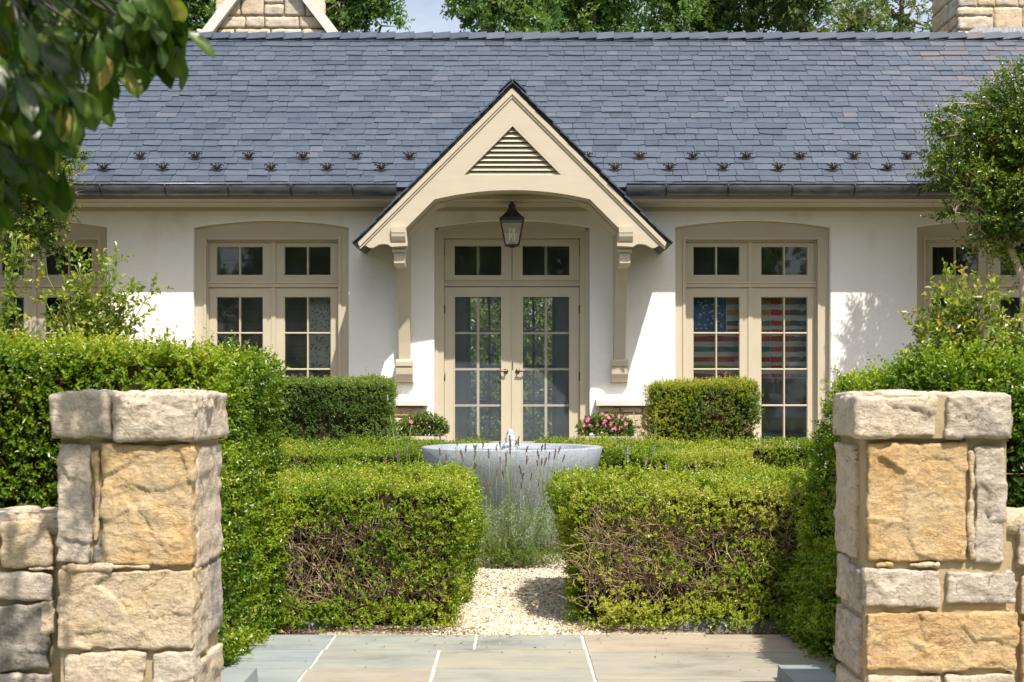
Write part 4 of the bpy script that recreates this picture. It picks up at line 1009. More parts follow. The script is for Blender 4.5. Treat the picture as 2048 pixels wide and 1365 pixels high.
for x0,x1,f,lab in ((-3.3,-.27,'ftr','straight low hedge in front of the terrace, left of the door'),(.3,3.4,'ftl','straight low hedge in front of the terrace, right of the door')):
    P,N=box_surface(x0,x1,14.5,15.05,.88,f,1500,r=.06)
    hedge('box_hedge',P,N,[(x0,x1,14.5,15.05,.88)],M['box'],L=.025,W=.015,nl=7,tbase=.44,label=lab,group='straight hedges before the terrace',kind=4)
P,N=box_surface(-3.1,-1.43,15.2,15.95,1.575,'ftr',2300,r=.05)
hedge('clipped_box_block',P,N,[(-3.1,-1.43,15.2,15.95,1.575)],M['boxblue'],L=.022,W=.013,nl=8,tbase=.48,topt=.2,label='tall square-clipped dark green box block against the wall left of the door',kind=4,cat='clipped shrub')
P,N=box_surface(1.61,2.80,15.2,15.95,1.555,'ftlr',2300,r=.12,br=-.0)
hedge('clipped_box_block',P,N,[(1.61,2.80,15.2,15.95,1.555)],M['boxyel'],L=.023,W=.014,nl=8,tbase=.50,topt=.1,bare=lambda P,N:np.clip(wob(P,1.5,8.)*.9,0,.6)*(N[:,2]<.5),
      twig=twiggen([(1.6,2.8,15.2,.9,1.45,1)],130,.16,.004),label='square-clipped box block with yellowing leaves against the wall right of the door',kind=4,cat='clipped shrub')

# ================================================================== FOUNTAIN
ft=empty('fountain',(0,12.5,0)); tag(ft,'wide round grey granite bowl fountain with a bubbling jet of water','fountain')
b=MB(); zr=.965; ro=.85
pr=[(.30,0),(.42,.02),(.47,.13),(.575,.28),(.675,.45),(.755,.62),(.815,.80),(ro,zr-.008),(ro-.006,zr),(ro-.125,zr),(ro-.133,zr-.008),(.66,.80),(.56,.64),(.42,.50),(.2,.40),(.01,.38)]
b.lathe(pr,(0,12.5,0),96); b.build('bowl',M['granite'],ft)
b=MB(); rr=np.linspace(0,.712,14); an=np.linspace(0,2*math.pi,49)[:-1]; V=[(0,12.5,zr-.045)];F=[]
for i,r in enumerate(rr[1:]):
    for a in an: V.append((r*math.cos(a),12.5+r*math.sin(a),zr-.045+.006*math.sin(r*55)*math.exp(-r*2)+.003*math.sin(5*a+r*20)))
for j in range(48): F.append((0,1+j,1+(j+1)%48))
for i in range(12):
    for j in range(48): a=1+i*48+j; b_=1+i*48+(j+1)%48; F.append((a,a+48,b_+48,b_))
b.add(V,F,0,.5,True); b.build('water',M['water'],ft)
b=MB(); V0=[];F0=[];k=22;n=20
for i in range(k):
    z=i/(k-1)
    for j in range(n):
        a=2*math.pi*j/n; r=.066*(1-z**1.6)**.5*(1.25-.45*z)+.012*(z<.12)
        p=Vector((math.cos(a)*2,math.sin(a)*2,z*7)); r*=1+.35*mnoise.noise(p*1.1)+.25*mnoise.noise(p*2.6)
        V0.append((-.022+r*math.cos(a)+.012*math.sin(z*3),12.5+r*math.sin(a),zr-.06+z*.235))
for i in range(k-1):
    for j in range(n): F0.append((i*n+j,i*n+(j+1)%n,(i+1)*n+(j+1)%n,(i+1)*n+j))
F0.append(tuple(range((k-1)*n,k*n)))
b.add(V0,F0,0,.5,True); b.build('water_jet',M['froth'],ft)

# ================================================================== LAVENDER AND OTHER SMALL PLANTS
def lavender(cx,cy,nst,zt,rad,label,lean=0,blue=False,nleaf=210,base=True):
    e=empty('lavender_plant',(cx,cy,0)); tag(e,label,'lavender','lavender round the fountain')
    if base:
        b=MB(); n=nleaf; a=rng.uniform(0,6.28,n); r=np.sqrt(rng.uniform(0,1,n))*rad
        P=np.stack([cx+np.cos(a)*r,cy+np.sin(a)*r*.7,rng.uniform(.02,.42,n)],1)
        A=np.stack([np.cos(a)*.45,np.sin(a)*.45,np.full(n,1.)],1)+rng.normal(0,.3,(n,3))
        sprigs(b,P,A,.19,12,.046,.0055,np.clip(.5+.3*rng.normal(size=n),0,1),spread=.7,kind=4); b.build('foliage',M['silver'],e)
    for i in range(nst):
        a=random.uniform(0,6.28); r=rad*.6*math.sqrt(random.random()); x,y=cx+r*math.cos(a),cy+r*math.sin(a)*.6
        h=zt*random.uniform(.62,1.04); dx=random.gauss(lean,.10)+.25*(x-cx); dy=random.gauss(0,.08)
        pts=[(x,y,.08),(x+dx*.2,y+dy*.2,h*.35),(x+dx*.55,y+dy*.6,h*.7),(x+dx,y+dy,h)]
        s=MB(); s.tube(pts,[.0027,.0024,.0021,.0018],4,0,random.random()); st=s.build('flower_stalk',M['stalk'],e)
        q=MB(); d=nrm(np.array([dx*.45,dy*.4,h*.3])); p0=np.array(pts[-1]); L_s=random.uniform(.045,.085)
        m=int(L_s/.008)
        for k in range(m):
            c=p0+d*(k*.009-.015); f=.5+.5*math.sin(math.pi*(k+.6)/(m+.4))
            for w_ in range(3):
                an=random.uniform(0,6.28); o=np.array([math.cos(an),math.sin(an),.5])*.008*f
                q.tube([c,c+o*.6+d*.004,c+o+d*.010],[.0028,.0046*f+.001,.0012],4,0,caps=False)
        q.build('flower_spike',M['spikeblue'] if blue else M['spike'],st)
    return e
lavender(-.06,11.35,27,1.05,.36,'lavender with tall dried brown flower spikes in front of the fountain, nearest the path')
lavender(.18,11.42,14,.95,.28,'grey-leaved lavender leaning right in front of the fountain',.08)
lavender(-.50,11.45,16,1.05,.26,'thin dried lavender stalks rising before the left half of the fountain bowl',0,False,60)
lavender(-.98,12.3,9,1.05,.12,'few dried lavender stalks at the left rim of the fountain',0,False,30)
lavender(1.12,12.2,13,.92,.26,'lavender with grey-violet spikes beside the right rim of the fountain',0,True,90)
lavender(1.55,12.0,10,.88,.24,'lavender with grey-violet spikes nestling against the curved hedge on the right',.05,True,60)
b=MB(); n=1500; P=np.stack([rng.normal(.0,.27,n),11.12+np.abs(rng.normal(0,.20,n)),rng.uniform(0,.1,n)],1); P=P[(np.abs(P[:,0])<.52)]
n=len(P); P[:,2]+=.10*np.clip((P[:,1]-11.15)/.3,0,1)*rng.uniform(.2,1,n)
A=np.stack([rng.normal(0,.6,n),rng.normal(-.3,.5,n),np.full(n,.8)],1)
sprigs(b,P,A,.06,8,.018,.008,np.clip(.55+.2*rng.normal(size=n),0,1),kind=4)
n=90; P=np.stack([rng.normal(-.1,.2,n),11.3+rng.normal(0,.1,n),np.full(n,.1)],1)
for p in P: 
    d=np.array([random.gauss(0,.5),random.gauss(-.4,.3),0]); b.tube([p,p+d*.12+np.array([0,0,.16]),p+d*.3+np.array([0,0,.2+random.uniform(-.08,.1)])],[.003,.0025,.001],3,0,.8,caps=False)
tag(b.build('creeping_thyme',M['cover']),'bright green creeping groundcover where the gravel path ends','ground cover')
# bedding plants in planters beside the door
def flower_mesh(p,s,face):
    b=MB(); f=nrm(np.array(face)); u=nrm(np.cross(f,[.1,.2,1])); v=np.cross(f,u)
    for k in range(5):
        a=2*math.pi*k/5; d=u*math.cos(a)+v*math.sin(a); w_=-u*math.sin(a)+v*math.cos(a)
        b.add([p,p+d*s*.5+w_*s*.36+f*s*.12,p+d*s*.95+w_*s*.25+f*s*.05,p+d*s*.95-w_*s*.25+f*s*.05,p+d*s*.5-w_*s*.36+f*s*.12],[(0,1,2,3,4)],0)
    return b
def vinca(x0,x1,y,z0,zt,nfl,label,plabel,flx):
    pl=MB(); pl.plate([(x0+.06,z0-.33),(x1-.06,z0-.33),(x1-.02,z0),(x0+.02,z0)],[],y-.16,y+.16); pl.box(x0,x1,y-.19,y+.19,z0-.03,z0+.01); tag(pl.build('planter',M['planter']),plabel,'planter','stone planters beside the door')
    e=empty('bedding_plant',((x0+x1)/2,y,z0)); tag(e,label,'flowers','bedding plants beside the door')
    b=MB(); n=420; u=rng.uniform(-1,1,n); c=(x0+x1)/2; hw=(x1-x0)/2
    P=np.stack([c+u*hw*.95,y+rng.normal(0,.09,n),z0+rng.uniform(0,1,n)*(zt-z0)*np.sqrt(np.clip(1-.75*u**2,0.05,1))*.9],1)
    A=np.stack([u*.6,rng.normal(-.35,.4,n),np.full(n,.8)],1)+rng.normal(0,.3,(n,3))
    sprigs(b,P,A,.07,7,.05,.02,np.clip(.55+.22*rng.normal(size=n),0,1),kind=6); b.build('foliage',M['rose2'],e)
    for i in range(nfl):
        u=random.uniform(*flx); p=np.array([c+u*hw,y-.10+random.gauss(0,.06),z0+(zt-z0)*math.sqrt(max(.1,1-.7*u*u))*random.uniform(.35,1.08)])
        flower_mesh(p,random.uniform(.021,.03),(random.gauss(0,.4),-1,random.gauss(.5,.3))).build('flower',M['pink'],e)
M['rose2']=leafmat('bedding_leaves',[(0,(.03,.065,.012)),(.4,(.07,.125,.018)),(.75,(.14,.20,.028)),(1,(.24,.27,.05))],.35,.3)
vinca(.84,1.50,16.5,.915,1.19,26,'pink flowering bedding plant in the stone planter right of the door','pale stone planter right of the door, half hidden by the hedge',(-.95,.9))
vinca(-1.40,-.82,16.5,.915,1.20,3,'leafy bedding plant with few pink flowers in the planter left of the door','pale stone planter left of the door, hidden behind the hedge',(-.95,-.2))
def tallweed(x,y,z0,h,n,label,seedt=.5):
    e=empty('leafy_stem_plant',(x,y,z0)); tag(e,label,'plant','tall leafy stems near the door')
    b=MB(); s=MB()
    for i in range(n):
        dx,dy=random.gauss(0,.10),random.gauss(0,.05); pts=[np.array([x+dx*.3,y,z0]),np.array([x+dx*.7,y+dy,z0+h*.5]),np.array([x+dx*1.3,y+dy*1.5,z0+h*random.uniform(.8,1.05)])]
        s.tube(pts,[.006,.005,.003],5,0,.5)
        for k in range(12):
            f=(k+1)/12.5; p=pts[0]*(1-f)+pts[2]*f if f>.5 else pts[0]*(1-2*f)+pts[1]*2*f
            a=k*2.4; D=np.array([[math.cos(a),math.sin(a),.5]]); V,Fq=leaf_arrays(np.array([p]),D,np.array([[0,0,1.]])+D*-.3,np.array([.11*(1.1-.5*f)]),np.array([.02]),6,.2,.3); b.add(V,Fq,0,np.full(6,random.gauss(seedt,.15)))
    s.build('stem',M['stalk'],e); b.build('leaves',M['rose2'],e)
tallweed(1.50,14.25,.3,.98,3,'tall narrow-leaved stems before the yellowing box block, right of the planter',.6)
tallweed(-1.15,14.25,.3,.95,2,'tall narrow-leaved stem beside the left box block')
tallweed(1.12,14.2,.4,.72,2,'slender leafy stem in front of the right planter')

# ================================================================== ROSES
def rose(cx,cy,z0,canes,label,blooms=(),trunk=None,group='climbing roses behind the tall hedges',ll=.052,dens=1.):
    e=empty('rose_bush',(cx,cy,0)); tag(e,label,'rose bush',group)
    s=MB(); b=MB(); PS=[];AS=[];TS=[]
    for (px,pz,bend) in canes:
        p1=np.array([px,cy+random.gauss(0,.16),pz]); p0=np.array([cx+random.gauss(0,.08),cy,z0]); mid=(p0+p1)/2+np.array([bend,random.gauss(0,.05),.06])
        tt=np.linspace(0,1,9)[:,None]; C=(1-tt)**2*p0+2*tt*(1-tt)*mid+tt**2*p1
        s.tube(C,np.linspace(.008,.0028,9),5)
        for k in range(2,9):
            m=1 if random.random()<.25 else 2
            for j in range(m):
                d=nrm(C[k]-C[k-1])+rng.normal(0,.75,3); L_=random.uniform(.06,.16)
                PS.append(C[k]+rng.normal(0,.012,3)); AS.append(d); TS.append(.36+.035*k+random.gauss(0,.12))
                s.tube([C[k],C[k]+nrm(d)*L_],[.003,.0015],3,caps=False)
    for q in (0,):
        sprigs(b,np.array(PS),np.array(AS)+rng.normal(0,.2,(len(PS),3)),.14,7,ll*1.12,ll*.64,np.clip(np.array(TS),0,1),spread=.75,kind=6)
    if trunk: 
        for pts,r in trunk: s.tube(pts,r,9,1)
    s.build('stems',[M['stalk'],M['palebark']],e); b.build('leaves',M['rose'],e)
    for p,sz in blooms:
        f=MB()
        for lay in range(4):
            for k in range(6):
                a=k*1.047+lay*.5; el=.25+lay*.32; d=np.array([math.cos(a)*math.cos(el),math.sin(a)*math.cos(el),math.sin(el)]); w_=np.array([-math.sin(a),math.cos(a),0]); r=sz*(1-.17*lay)
                p_=np.array(p); f.add([p_,p_+d*r*.6+w_*r*.5,p_+d*r+w_*r*.25,p_+d*r-w_*r*.25,p_+d*r*.6-w_*r*.5],[(0,1,2,3,4)])
        f.build('bloom',M['white'],e)
    return e
YRs=10.0
def RP(px,py): p=at(px,py,YRs); return p[0],p[2]
cl=[RP(*q) for q in [(120,560),(150,545),(165,530),(190,585),(210,540),(228,525),(235,555),(250,580),(272,585),(282,578),(255,610),(240,640),(125,590),(105,610),(110,640),(150,610),(180,600),(200,620),(215,600),(160,650),(225,650),(100,650),(195,560),(140,580),(180,545),(240,600)]]
rose(RP(190,720)[0],YRs,1.3,[(x,z,random.gauss(0,.05)) for x,z in cl],'yellow-green rose bush with reddish young tips over the left tall hedge',dens=1.25)
cl=[RP(*q) for q in [(10,465),(22,470),(-10,520),(5,560),(30,500),(-20,600)]]
rose(RP(-12,720)[0],YRs+.1,1.3,[(x,z,random.gauss(0,.03)) for x,z in cl],'slender upright rose shoots at the left picture edge',dens=.8)
cl=[RP(*q) for q in [(1885,560),(1900,575),(1925,560),(1950,570),(1975,555),(1965,585),(1870,590),(1850,630),(1838,650),(1860,655),(1875,620),(1905,600),(1945,610),(1985,640),(1990,600),(1920,590),(1930,640),(1880,670),(1960,650),(1910,630),(1845,690),(1890,600),(2000,655)]]
x,z=RP(1912,720); bx,bz=RP(1938,602)
rose(x,YRs,1.35,[(a,c,random.gauss(0,.04)) for a,c in cl],'leafy rose bush with pale gnarled stem and one white bloom over the right tall hedge',[((bx,YRs-.2,bz),.042)],
     [([(x-.02,YRs,1.2),(x-.01,YRs-.02,1.75),(x+.03,YRs,1.95),(x+.02,YRs,2.1)],[.045,.05,.05,.02]),([(x+.09,YRs,1.2),(x+.10,YRs,1.7),(x+.07,YRs+.02,1.95),(x+.12,YRs,2.12)],[.035,.04,.03,.012])],dens=1.25)
cl=[RP(*q) for q in [(2025,640),(2045,625),(2010,660),(2060,650),(2040,680),(2010,690),(2075,630),(2090,680)]]
fb=[RP(*q) for q in [(2000,670),(2022,640),(2012,636),(2048,660)]]
rose(RP(2045,720)[0],YRs+.15,1.35,[(a,c,random.gauss(0,.03)) for a,c in cl],'small rose bush with white buds at the right picture edge',[((a,YRs-.05,c),.02) for a,c in fb],dens=1.)

# ================================================================== TREES
def blob_tree(name,label,cat,base,trunkpts,blobs,mat_leaf,mat_bark,dens,sprig,nl,L,W,kind=4,group=None,tbase=.45,limb_r=.03,shell=.55,up=.35,extra=None):
    e=empty(name,base); tag(e,label,cat,group)
    s=MB()
    for pts,r in trunkpts: s.tube(pts,r,9)
    top=np.array(trunkpts[0][0][-1]); anchors=[np.array(p) for tp in trunkpts for p in tp[0][1:]]
    for (bx,by,bz,rx,rz) in blobs:
        c=np.array([bx,by,bz]); a=min(anchors,key=lambda q:np.linalg.norm(q-c)+(0 if q[2]<bz else 3)); mid=(a+c)/2+rng.normal(0,.06,3)*np.linalg.norm(a-c)
        s.tube([a,mid,c],[limb_r,limb_r*.7,limb_r*.3],6)
        for k in range(5):
            d=nrm(rng.normal(size=3)+np.array([0,-.2,.3])); s.tube([c,c+d*np.array([rx,rx,rz])*.5,c+d*np.array([rx,rx,rz])*.9],[limb_r*.35,limb_r*.2,limb_r*.08],4,caps=False)
    s.build('trunk',mat_bark,e)
    b=MB(); PS=[];AS=[]
    for (bx,by,bz,rx,rz) in blobs:
        n=int(dens*(rx*rx*.6+rx*rz)*4); d=nrm(rng.normal(size=(n,3))); r=rng.uniform(shell,1.05,n)**.8
        P=np.array([bx,by,bz])+d*r[:,None]*np.array([rx,rx,rz]); w_=wob(P,.75/max(rx,.3),bx); keep=w_>(-.12 if kind==6 else -.42)
        PS.append(P[keep]); AS.append((d+np.array([0,0,up]))[keep])
    P=np.concatenate(PS); A=np.concatenate(AS)+rng.normal(0,.45,(len(P),3))
    t=np.clip(tbase+.16*wob(P,1.2/max(.3,blobs[0][3]),3)+rng.normal(0,.08,len(P)),0,1)
    sprigs(b,P,A,sprig*rng.uniform(.6,1.3,len(P))*np.where(rng.uniform(0,1,len(P))<.1,1.7,1.),nl,L,W,t,kind=kind,tip=.22 if kind==6 else .1,cap=1.)
    b.build('crown',mat_leaf,e); return e
YC=15.7
def C(px,py,r,rz=None,dy=0): p=at(px,py,YC+dy); k=(YC)/F_PX; return (p[0],p[1],p[2],r*k,(rz or r)*k)
bl=[C(2040,240,85),C(1985,215,45),C(2030,160,40),C(1925,240,40),C(1905,205,22),C(1960,300,75),C(1900,330,42),C(1872,345,24),C(1915,270,45),C(2035,340,90),C(1930,390,50),C(1985,410,70),C(1910,425,34),C(2050,440,60),C(2100,300,110),C(2110,200,80),C(2060,120,28),C(1960,460,34),C(1880,240,14),C(1990,160,22),C(2070,380,80,None,.35),C(1990,340,60,None,.35),C(2045,480,48),C(1995,470,30),C(2075,520,45),C(1940,350,40),C(2015,440,50)]
tb=at(2040,700,YC)
blob_tree('crape_myrtle','small-leaved ornamental tree with reddish tips before the roof at the right edge','tree',(tb[0]+.1,YC,0),
   [([(tb[0]+.12,YC,0),(tb[0]+.1,YC,1.2),at(2046,560,YC),at(2022,500,YC),at(2005,455,YC),at(1990,380,YC)],[.06,.055,.045,.04,.035,.02]),([(tb[0]+.3,YC,0),(tb[0]+.32,YC,1.6),at(2085,520,YC),at(2065,430,YC),at(2050,250,YC)],[.06,.05,.045,.035,.015])],
   bl,M['crape'],M['palebark'],300,.22,12,.056,.030,6,'small ornamental trees by the house',.38,.018,.45)
bl=[C(60,330,75),C(105,380,50),C(140,375,30),C(155,345,20),C(60,420,55),C(110,430,34),C(20,380,70),C(-30,300,90),C(0,460,40),C(70,470,30),C(115,505,16),C(40,500,24),C(-60,420,90),C(100,300,40),C(150,385,18)]
tb=at(-60,700,YC)
blob_tree('crape_myrtle','small-leaved ornamental tree before the eaves at the left edge, behind the big leaves','tree',(tb[0],YC,0),
   [([(tb[0],YC,0),(tb[0],YC,1.4),at(-50,560,YC),at(-20,450,YC),at(20,380,YC)],[.07,.06,.05,.04,.02])],bl,M['crape'],M['bark'],300,.20,12,.056,.030,6,'small ornamental trees by the house',.46,.018,.45)
# trees behind the house
def bg(px,Y,top,wd,label,mat_,seed,name='background_tree',dens=70,L=.145,W=.075,sprig=.34,nl=9,group='trees behind the house',fl=1.,slim=0):
    k=Y/F_PX; x=(px-1024)*k; r=wd*k/2; rr=random.Random(seed); bl=[]
    zc=EYE+(HOR-top)*k
    nb=13
    for i in range(nb):
        a=rr.uniform(0,6.28); q=rr.uniform(.25,.8)*r; z=zc+rr.uniform(-.75,.7)*r; br=rr.uniform(.34,.52)*r
        bl.append((x+q*math.cos(a),Y+q*math.sin(a)*.8,z,br,br*rr.uniform(.75,1.)))
    bl.append((x,Y,zc+.35*r,r*.55,r*.6))
    bl+= [(x+rr.uniform(-.7,.7)*r,Y-.35*r,rr.uniform(6.0,8.2),r*.42,r*.36) for _ in range(4)]
    return blob_tree(name,label,'tree',(x,Y,0),[([(x,Y,0),(x+.1,Y,zc*.35),(x-.1,Y,zc*.65),(x,Y,zc)],[.2,.16,.12,.05])],bl,mat_,M['bark'],dens,sprig,nl,L,W,4,group,.45,.07,.5,.2)
bg(345,30,-20,330,'dark blue-green tree behind the slate ridge, left of the stone gable',M['tree'],1)
bg(690,33,-10,200,'tree with feathery outline just right of the stone gable',M['tree'],2)
bg(985,29,0,220,'dense green tree at the right of the sky gap, above the canopy peak',M['tree'],3)
bg(1190,32,-10,300,'big broad green tree in the middle of the row behind the ridge',M['tree'],4)
bg(1370,29,10,230,'bright green tree between the broad tree and the drooping one',M['tree'],5)
bg(1565,28,0,260,'drooping pale green tree with a leaning bare branch behind the ridge',M['willow'],6,'drooping_tree')
bg(1715,34,60,140,'thin see-through sapling behind the ridge, left of the chimney gap',M['willow'],7,'background_tree',22)
bg(1805,36,45,150,'sparse tree with sky showing through it beside the chimney',M['willow'],8,'background_tree',20)
bg(130,34,-10,330,'dark tree behind the roof, mostly hidden by the big leaves',M['tree'],9)
bg(1990,38,20,300,'dark tree behind the chimney',M['tree'],10)
x=at(1575,40,28); 
# trees across the garden, mirrored in the panes
mt=blob_tree('garden_tree','broad green tree across the garden, seen only mirrored in the window panes','tree',(0,-15,0),[([(0,-15,0),(.1,-15,2),(0,-15,4)],[.25,.2,.12])],
   [(random.uniform(-3.4,3.4),-15+random.uniform(-1.5,1.5),random.uniform(.9,8.6),1.7,1.6) for _ in range(40)],M['tree'],M['bark'],9,.5,10,.30,.16,4,'mirrored trees across the garden',.5,.06)
for i,(x_,y_) in enumerate([(-7.5,-1),(7,-.5),(-15,-2),(14.5,-2),(-22,-1),(22,-1)]):
    c_=copy_tree(mt,None); c_.location=Vector(mt.location)+Vector((x_,y_,0)); c_.rotation_euler.z=1.3*(i+1)
# shrubs seen through the hall to the garden beyond
for px,lab in ((940,'green shrub in the rear garden seen through the left door leaf'),(1095,'green shrub in the rear garden seen through the right door leaf')):
    Y=25.; k=Y/F_PX; x=(px-1024)*k; 
    blob_tree('garden_shrub',lab,'shrub',(x,Y,0),[([(x,Y,0),(x,Y,.6),(x,Y,1.2)],[.06,.05,.03])],[(x,Y,1.3,.95,1.1),(x-.5,Y+.2,.9,.8,.8),(x+.5,Y,1.9,.7,.8),(x,Y+.2,2.8,.9,.9),(x-.4,Y+.3,2.2,.8,.8),(x+.3,Y+.4,3.4,.7,.7)],M['rose2'],M['bark'],130,.25,9,.11,.05,4,'shrubs in the rear garden',.55,.03)
# other house behind
oh=empty('stone_house',(at(541.7,0,24)[0],24,0)); tag(oh,'stone gable with pale coping rising behind the ridge, upper left','house')
k=24/F_PX; hx=(541.7-1024)*k; zap=EYE+(HOR+80)*k; slope=215/165.
hwid=2.35; zb=zap-hwid*slope
b=MB(); b.plate([(hx-hwid,zb),(hx+hwid,zb),(hx,zap)],[],24.05,24.4,'y',1); b.box(hx-hwid,hx+hwid,24.05,24.4,0,zb,1)
i=0
for (a,c,d,e_) in ashlar(hx-1.35,hx+1.35,7.2,zap,(.22,.42),(.3,.65),21):
    i+=1; top=zap-slope*max(abs(a-hx),abs(c-hx))-.1
    mid=zap-slope*min(abs(a-hx),abs(c-hx))
    if d>zap-slope*min(abs(a-hx),abs(c-hx))*1.0-.12 and not (a<hx<c): continue
    add_stone(b,a+.008,c-.008,23.99,24.1,d+.008,e_-.008,random.uniform(.28,.62),300+i,res=.06,r=.02,amp=.018)
b.build('wall',[M['stonefar'],M['mortar']],oh)
b=MB(); wd=.2
for sg in (-1,1):
    V=[(hx,zap+.28),(hx+sg*hwid,zb+.28),(hx+sg*hwid,zb),(hx,zap)]
    b.plate(V if sg>0 else V[::-1],[],23.86,24.45)
b.build('coping',M['coping'],oh)
b=MB()
for sg in (-1,1): b.hexa([(hx,24.45,zap-.1),(hx+sg*hwid,24.45,zb-.1),(hx+sg*hwid,36,zb-.1),(hx,36,zap-.1),(hx,24.45,zap),(hx+sg*hwid,24.45,zb),(hx+sg*hwid,36,zb),(hx,36,zap)],0,.3)
b.build('roof',M['slate'],oh)

# ================================================================== NEAR TREE WITH BIG LEAVES (upper left)
mg=empty('magnolia_tree',(-2.3,2.3,0)); tag(mg,'near tree with big glossy leaves hanging into the upper left corner','tree')
s=MB(); s.tube([(-2.3,2.3,0),(-2.25,2.35,1.2),(-2.2,2.4,2.4),(-2.0,2.6,3.6),(-1.8,3.0,5.0)],[.11,.10,.085,.06,.03],10)
limb=[]
for pts in ([(-2.2,2.4,2.5),(-1.75,2.75,2.95),(-1.2,3.05,3.1),(-.75,3.2,3.0),(-.45,3.15,2.85)],[(-2.22,2.4,2.2),(-1.85,2.6,2.45),(-1.5,2.75,2.5),(-1.2,2.85,2.42)],[(-2.25,2.35,1.7),(-1.9,2.7,1.95),(-1.55,3.0,2.0),(-1.3,3.1,1.95)]):
    s.tube(pts,np.linspace(.05,.014,len(pts)),8)
    q=np.array(pts,float)
    for i in range(len(q)-1):
        for f in np.linspace(0,1,7)[:-1]: limb.append(q[i]*(1-f)+q[i+1]*f)
limb=np.array(limb)
def lv_dirs(): return nrm(np.array([random.gauss(.25,.4),random.gauss(0,.4),-1.0+random.gauss(0,.35)]))
clusters=[(345,70,2.6),(368,110,2.65),(320,150,2.7),(40,40,2.5),(110,30,2.7),(180,40,2.6),(235,25,2.7),(275,60,2.6),(300,20,2.5),(330,95,2.6),(300,105,2.7),(255,95,2.6),(215,120,2.5),(170,110,2.5),(120,110,2.4),(60,120,2.3),(20,100,2.6),(20,180,2.4),(75,190,2.5),(130,190,2.6),(185,175,2.7),(225,180,2.6),(150,240,2.4),(95,250,2.5),(45,250,2.3),(10,260,2.5),(30,320,2.6),(70,300,2.7),(0,340,2.4),(105,285,2.5),(60,345,2.6),(120,400,2.6),(10,390,2.5),(-20,420,2.5),(-40,300,2.4),(-40,150,2.5),(-60,400,2.6),(-50,20,2.6),(0,40,2.9),(90,60,3.0),(50,150,3.0),(110,220,2.9),(30,290,2.9),(250,140,2.8),(45,370,2.7),(0,150,2.2),(50,220,2.2)]
clusters=[(x-22,y-22,Y*1.2) for x,y,Y in clusters]
LP=[];LD=[];LN=[];LT=[]
for (px,py,Y) in clusters:
    c=at(px,py-40,Y); 
    dd=np.linalg.norm(limb-c,axis=1)+rng.uniform(0,.12,len(limb)); a=limb[dd.argmin()]; mid=(a+c)/2+np.array([random.gauss(0,.05),random.gauss(0,.05),.07+random.random()*.05]); s.tube([a,(a+mid)/2+rng.normal(0,.012,3),mid,(mid+c)/2+rng.normal(0,.012,3),c],[.009,.008,.006,.005,.003],5,caps=False)
    m=random.randint(6,9)
    for k in range(m):
        d=lv_dirs(); LP.append(c+rng.normal(0,.018,3)); LD.append(d); LN.append(np.array([random.gauss(.2,.5),-.8+random.gauss(0,.4),.65])); LT.append(random.gauss(.42,.2))
# boughs higher up, out of the picture, which dapple the pier and the low wall
for i in range(60):
    t=random.uniform(1.9,3.4); q=np.array([random.uniform(-2.9,-1.75),5.55,random.uniform(.2,1.4)]) if i<44 else np.array([random.uniform(-1.85,-1.75),5.5,random.uniform(1.3,1.48)])
    c=q+t*np.array([.30,-.6,1.05])+rng.normal(0,.04,3)
    if i%6==0: s.tube([(-1.85,2.9,4.6),c+np.array([-.1,-.2,.1]),c],[.02,.01,.004],5,caps=False)
    for k in range(5):
        d=lv_dirs(); LP.append(c+rng.normal(0,.05,3)); LD.append(d); LN.append(np.array([random.gauss(0,.5),-.3,.8])); LT.append(random.gauss(.45,.2))
for (px,py,Y) in clusters:
    if random.random()<.42+.4*(px<120)-.4*(px>190):
        c=at(px,py,Y)+random.uniform(.55,1.0)*np.array([.30,-.6,1.05])
        for k in range(7):
            d=lv_dirs(); LP.append(c+rng.normal(0,.05,3)); LD.append(d); LN.append(np.array([random.gauss(0,.4),-.5,.8])); LT.append(random.gauss(.45,.2))
s.build('trunk',M['indark'],mg)
def bigleaves(P,D,N,L,W,T):
    mb=MB(); nu,nv=7,5; u=np.linspace(0,1,nu); prof_=np.array([.06,.30,.60,.88,1.0,.80,.05])
    for p,d,n,l,w_,t in zip(P,D,N,L,W,T):
        sd=nrm(np.cross(d,n)); n=nrm(np.cross(sd,d)); cu=random.uniform(.05,.35); cup=random.uniform(.05,.3); V=[]
        for i in range(nu):
            c=p+d*l*(.08+u[i])-n*l*cu*u[i]**2
            for j in range(nv):
                v=(j-2)/2.; V.append(c+sd*w_*.5*prof_[i]*v+n*w_*cup*abs(v)**1.5*.5*prof_[i]+n*.003*math.sin(v*3+u[i]*9))
        F=[(i*nv+j,i*nv+j+1,(i+1)*nv+j+1,(i+1)*nv+j) for i in range(nu-1) for j in range(nv-1)]
        tv=np.clip(np.tile([t-.05,t,t+.22,t,t-.05],nu)+np.repeat([0,.05,0,.04,0,.04,0],nv),0,1); mb.add(V,F,0,tv,True); mb.tube([p,p+d*l*.1],[.0022,.0018],4,0,.8)
    return mb
n=len(LP)
bigleaves(LP,LD,LN,[random.uniform(.085,.128) for _ in range(n)],[random.uniform(.038,.054) for _ in range(n)],LT).build('leaves',M['magnolia'],mg)

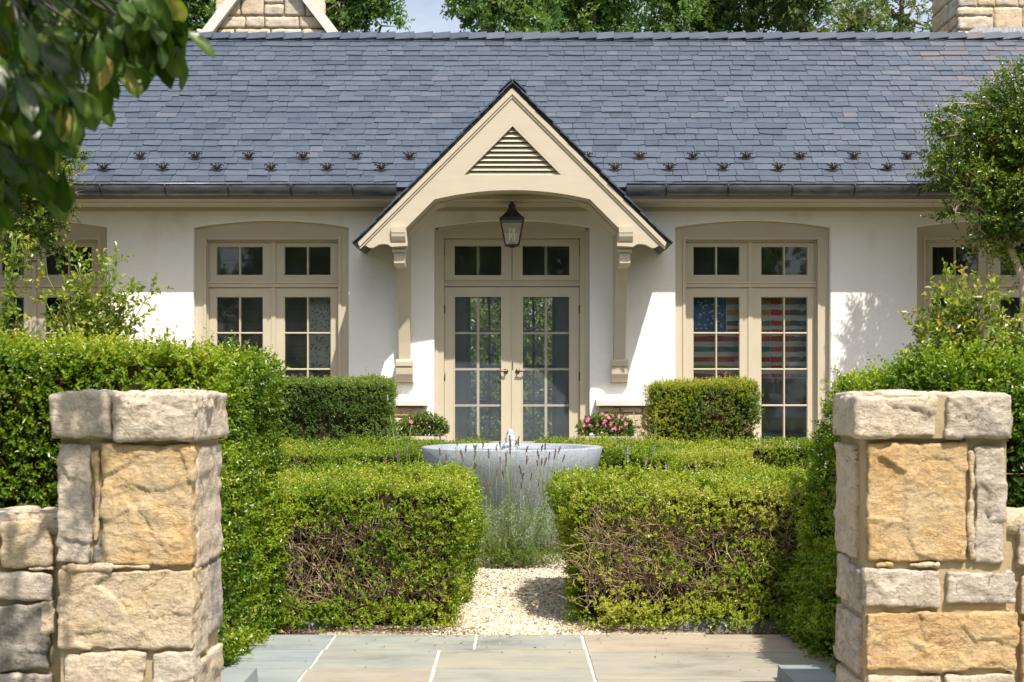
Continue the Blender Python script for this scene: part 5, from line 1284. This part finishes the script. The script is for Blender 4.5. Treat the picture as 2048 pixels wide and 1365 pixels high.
# ================================================================== CAMERA, LIGHT
cam=bpy.data.cameras.new('camera'); co=bpy.data.objects.new('camera',cam); COL.objects.link(co)
co.location=(0,0,EYE); co.rotation_euler=(R(90),0,0); cam.sensor_width=36; cam.lens=F_PX/2048*36; cam.shift_y=(HOR-682.5)/2048; cam.clip_end=500; cam.clip_start=.05
cam.dof.use_dof=True; cam.dof.focus_distance=12.5; cam.dof.aperture_fstop=5.6
S.camera=co
sd=Vector((.30,-.60,1.05)).normalized(); el=math.asin(sd.z); az=math.atan2(sd.x,sd.y)
l=bpy.data.lights.new('sun','SUN'); l.energy=SUN_E; l.angle=R(.53); l.color=(1.0,.93,.82); lo=bpy.data.objects.new('sun',l); COL.objects.link(lo)
lo.rotation_euler=(-sd).to_track_quat('-Z','Y').to_euler(); lo.location=(3,-6,12)
wd_=bpy.data.worlds.new('World'); S.world=wd_; wd_.use_nodes=True; nt=wd_.node_tree; sk=nt.nodes.new('ShaderNodeTexSky'); sk.sky_type='NISHITA'; sk.sun_disc=False
sk.sun_elevation=el; sk.sun_rotation=az; sk.air_density=1.0; sk.dust_density=5.0; sk.ozone_density=1.2; bgn=nt.nodes['Background']; bgn.inputs[1].default_value=SKY_E; 
tcw=nd(nt,'ShaderNodeTexCoord'); mpw=nd(nt,'ShaderNodeMapping'); mpw.inputs['Scale'].default_value=(1,1,3.2); nt.links.new(tcw.outputs['Generated'],mpw.inputs[0])
nw=noise(nt,mpw.outputs[0],2.6,8,.6); rw=ramp(nt,nw.outputs[0],[(.35,(.22,)*3),(.68,(.80,)*3)])
mw=nd(nt,'ShaderNodeMix',data_type='RGBA'); nt.links.new(rw.outputs[0],mw.inputs[0]); nt.links.new(sk.outputs[0],mw.inputs[6]); mw.inputs[7].default_value=(5.6,6.0,6.7,1); nt.links.new(mw.outputs[2],bgn.inputs[0])
S.view_settings.view_transform='Standard'; S.view_settings.look='None'; S.view_settings.exposure=EXPO; S.view_settings.gamma=1
S.cycles.use_denoising=True; S.cycles.max_bounces=10; S.cycles.transparent_max_bounces=16; S.cycles.diffuse_bounces=4; S.cycles.sample_clamp_indirect=6
S.render.engine='CYCLES'
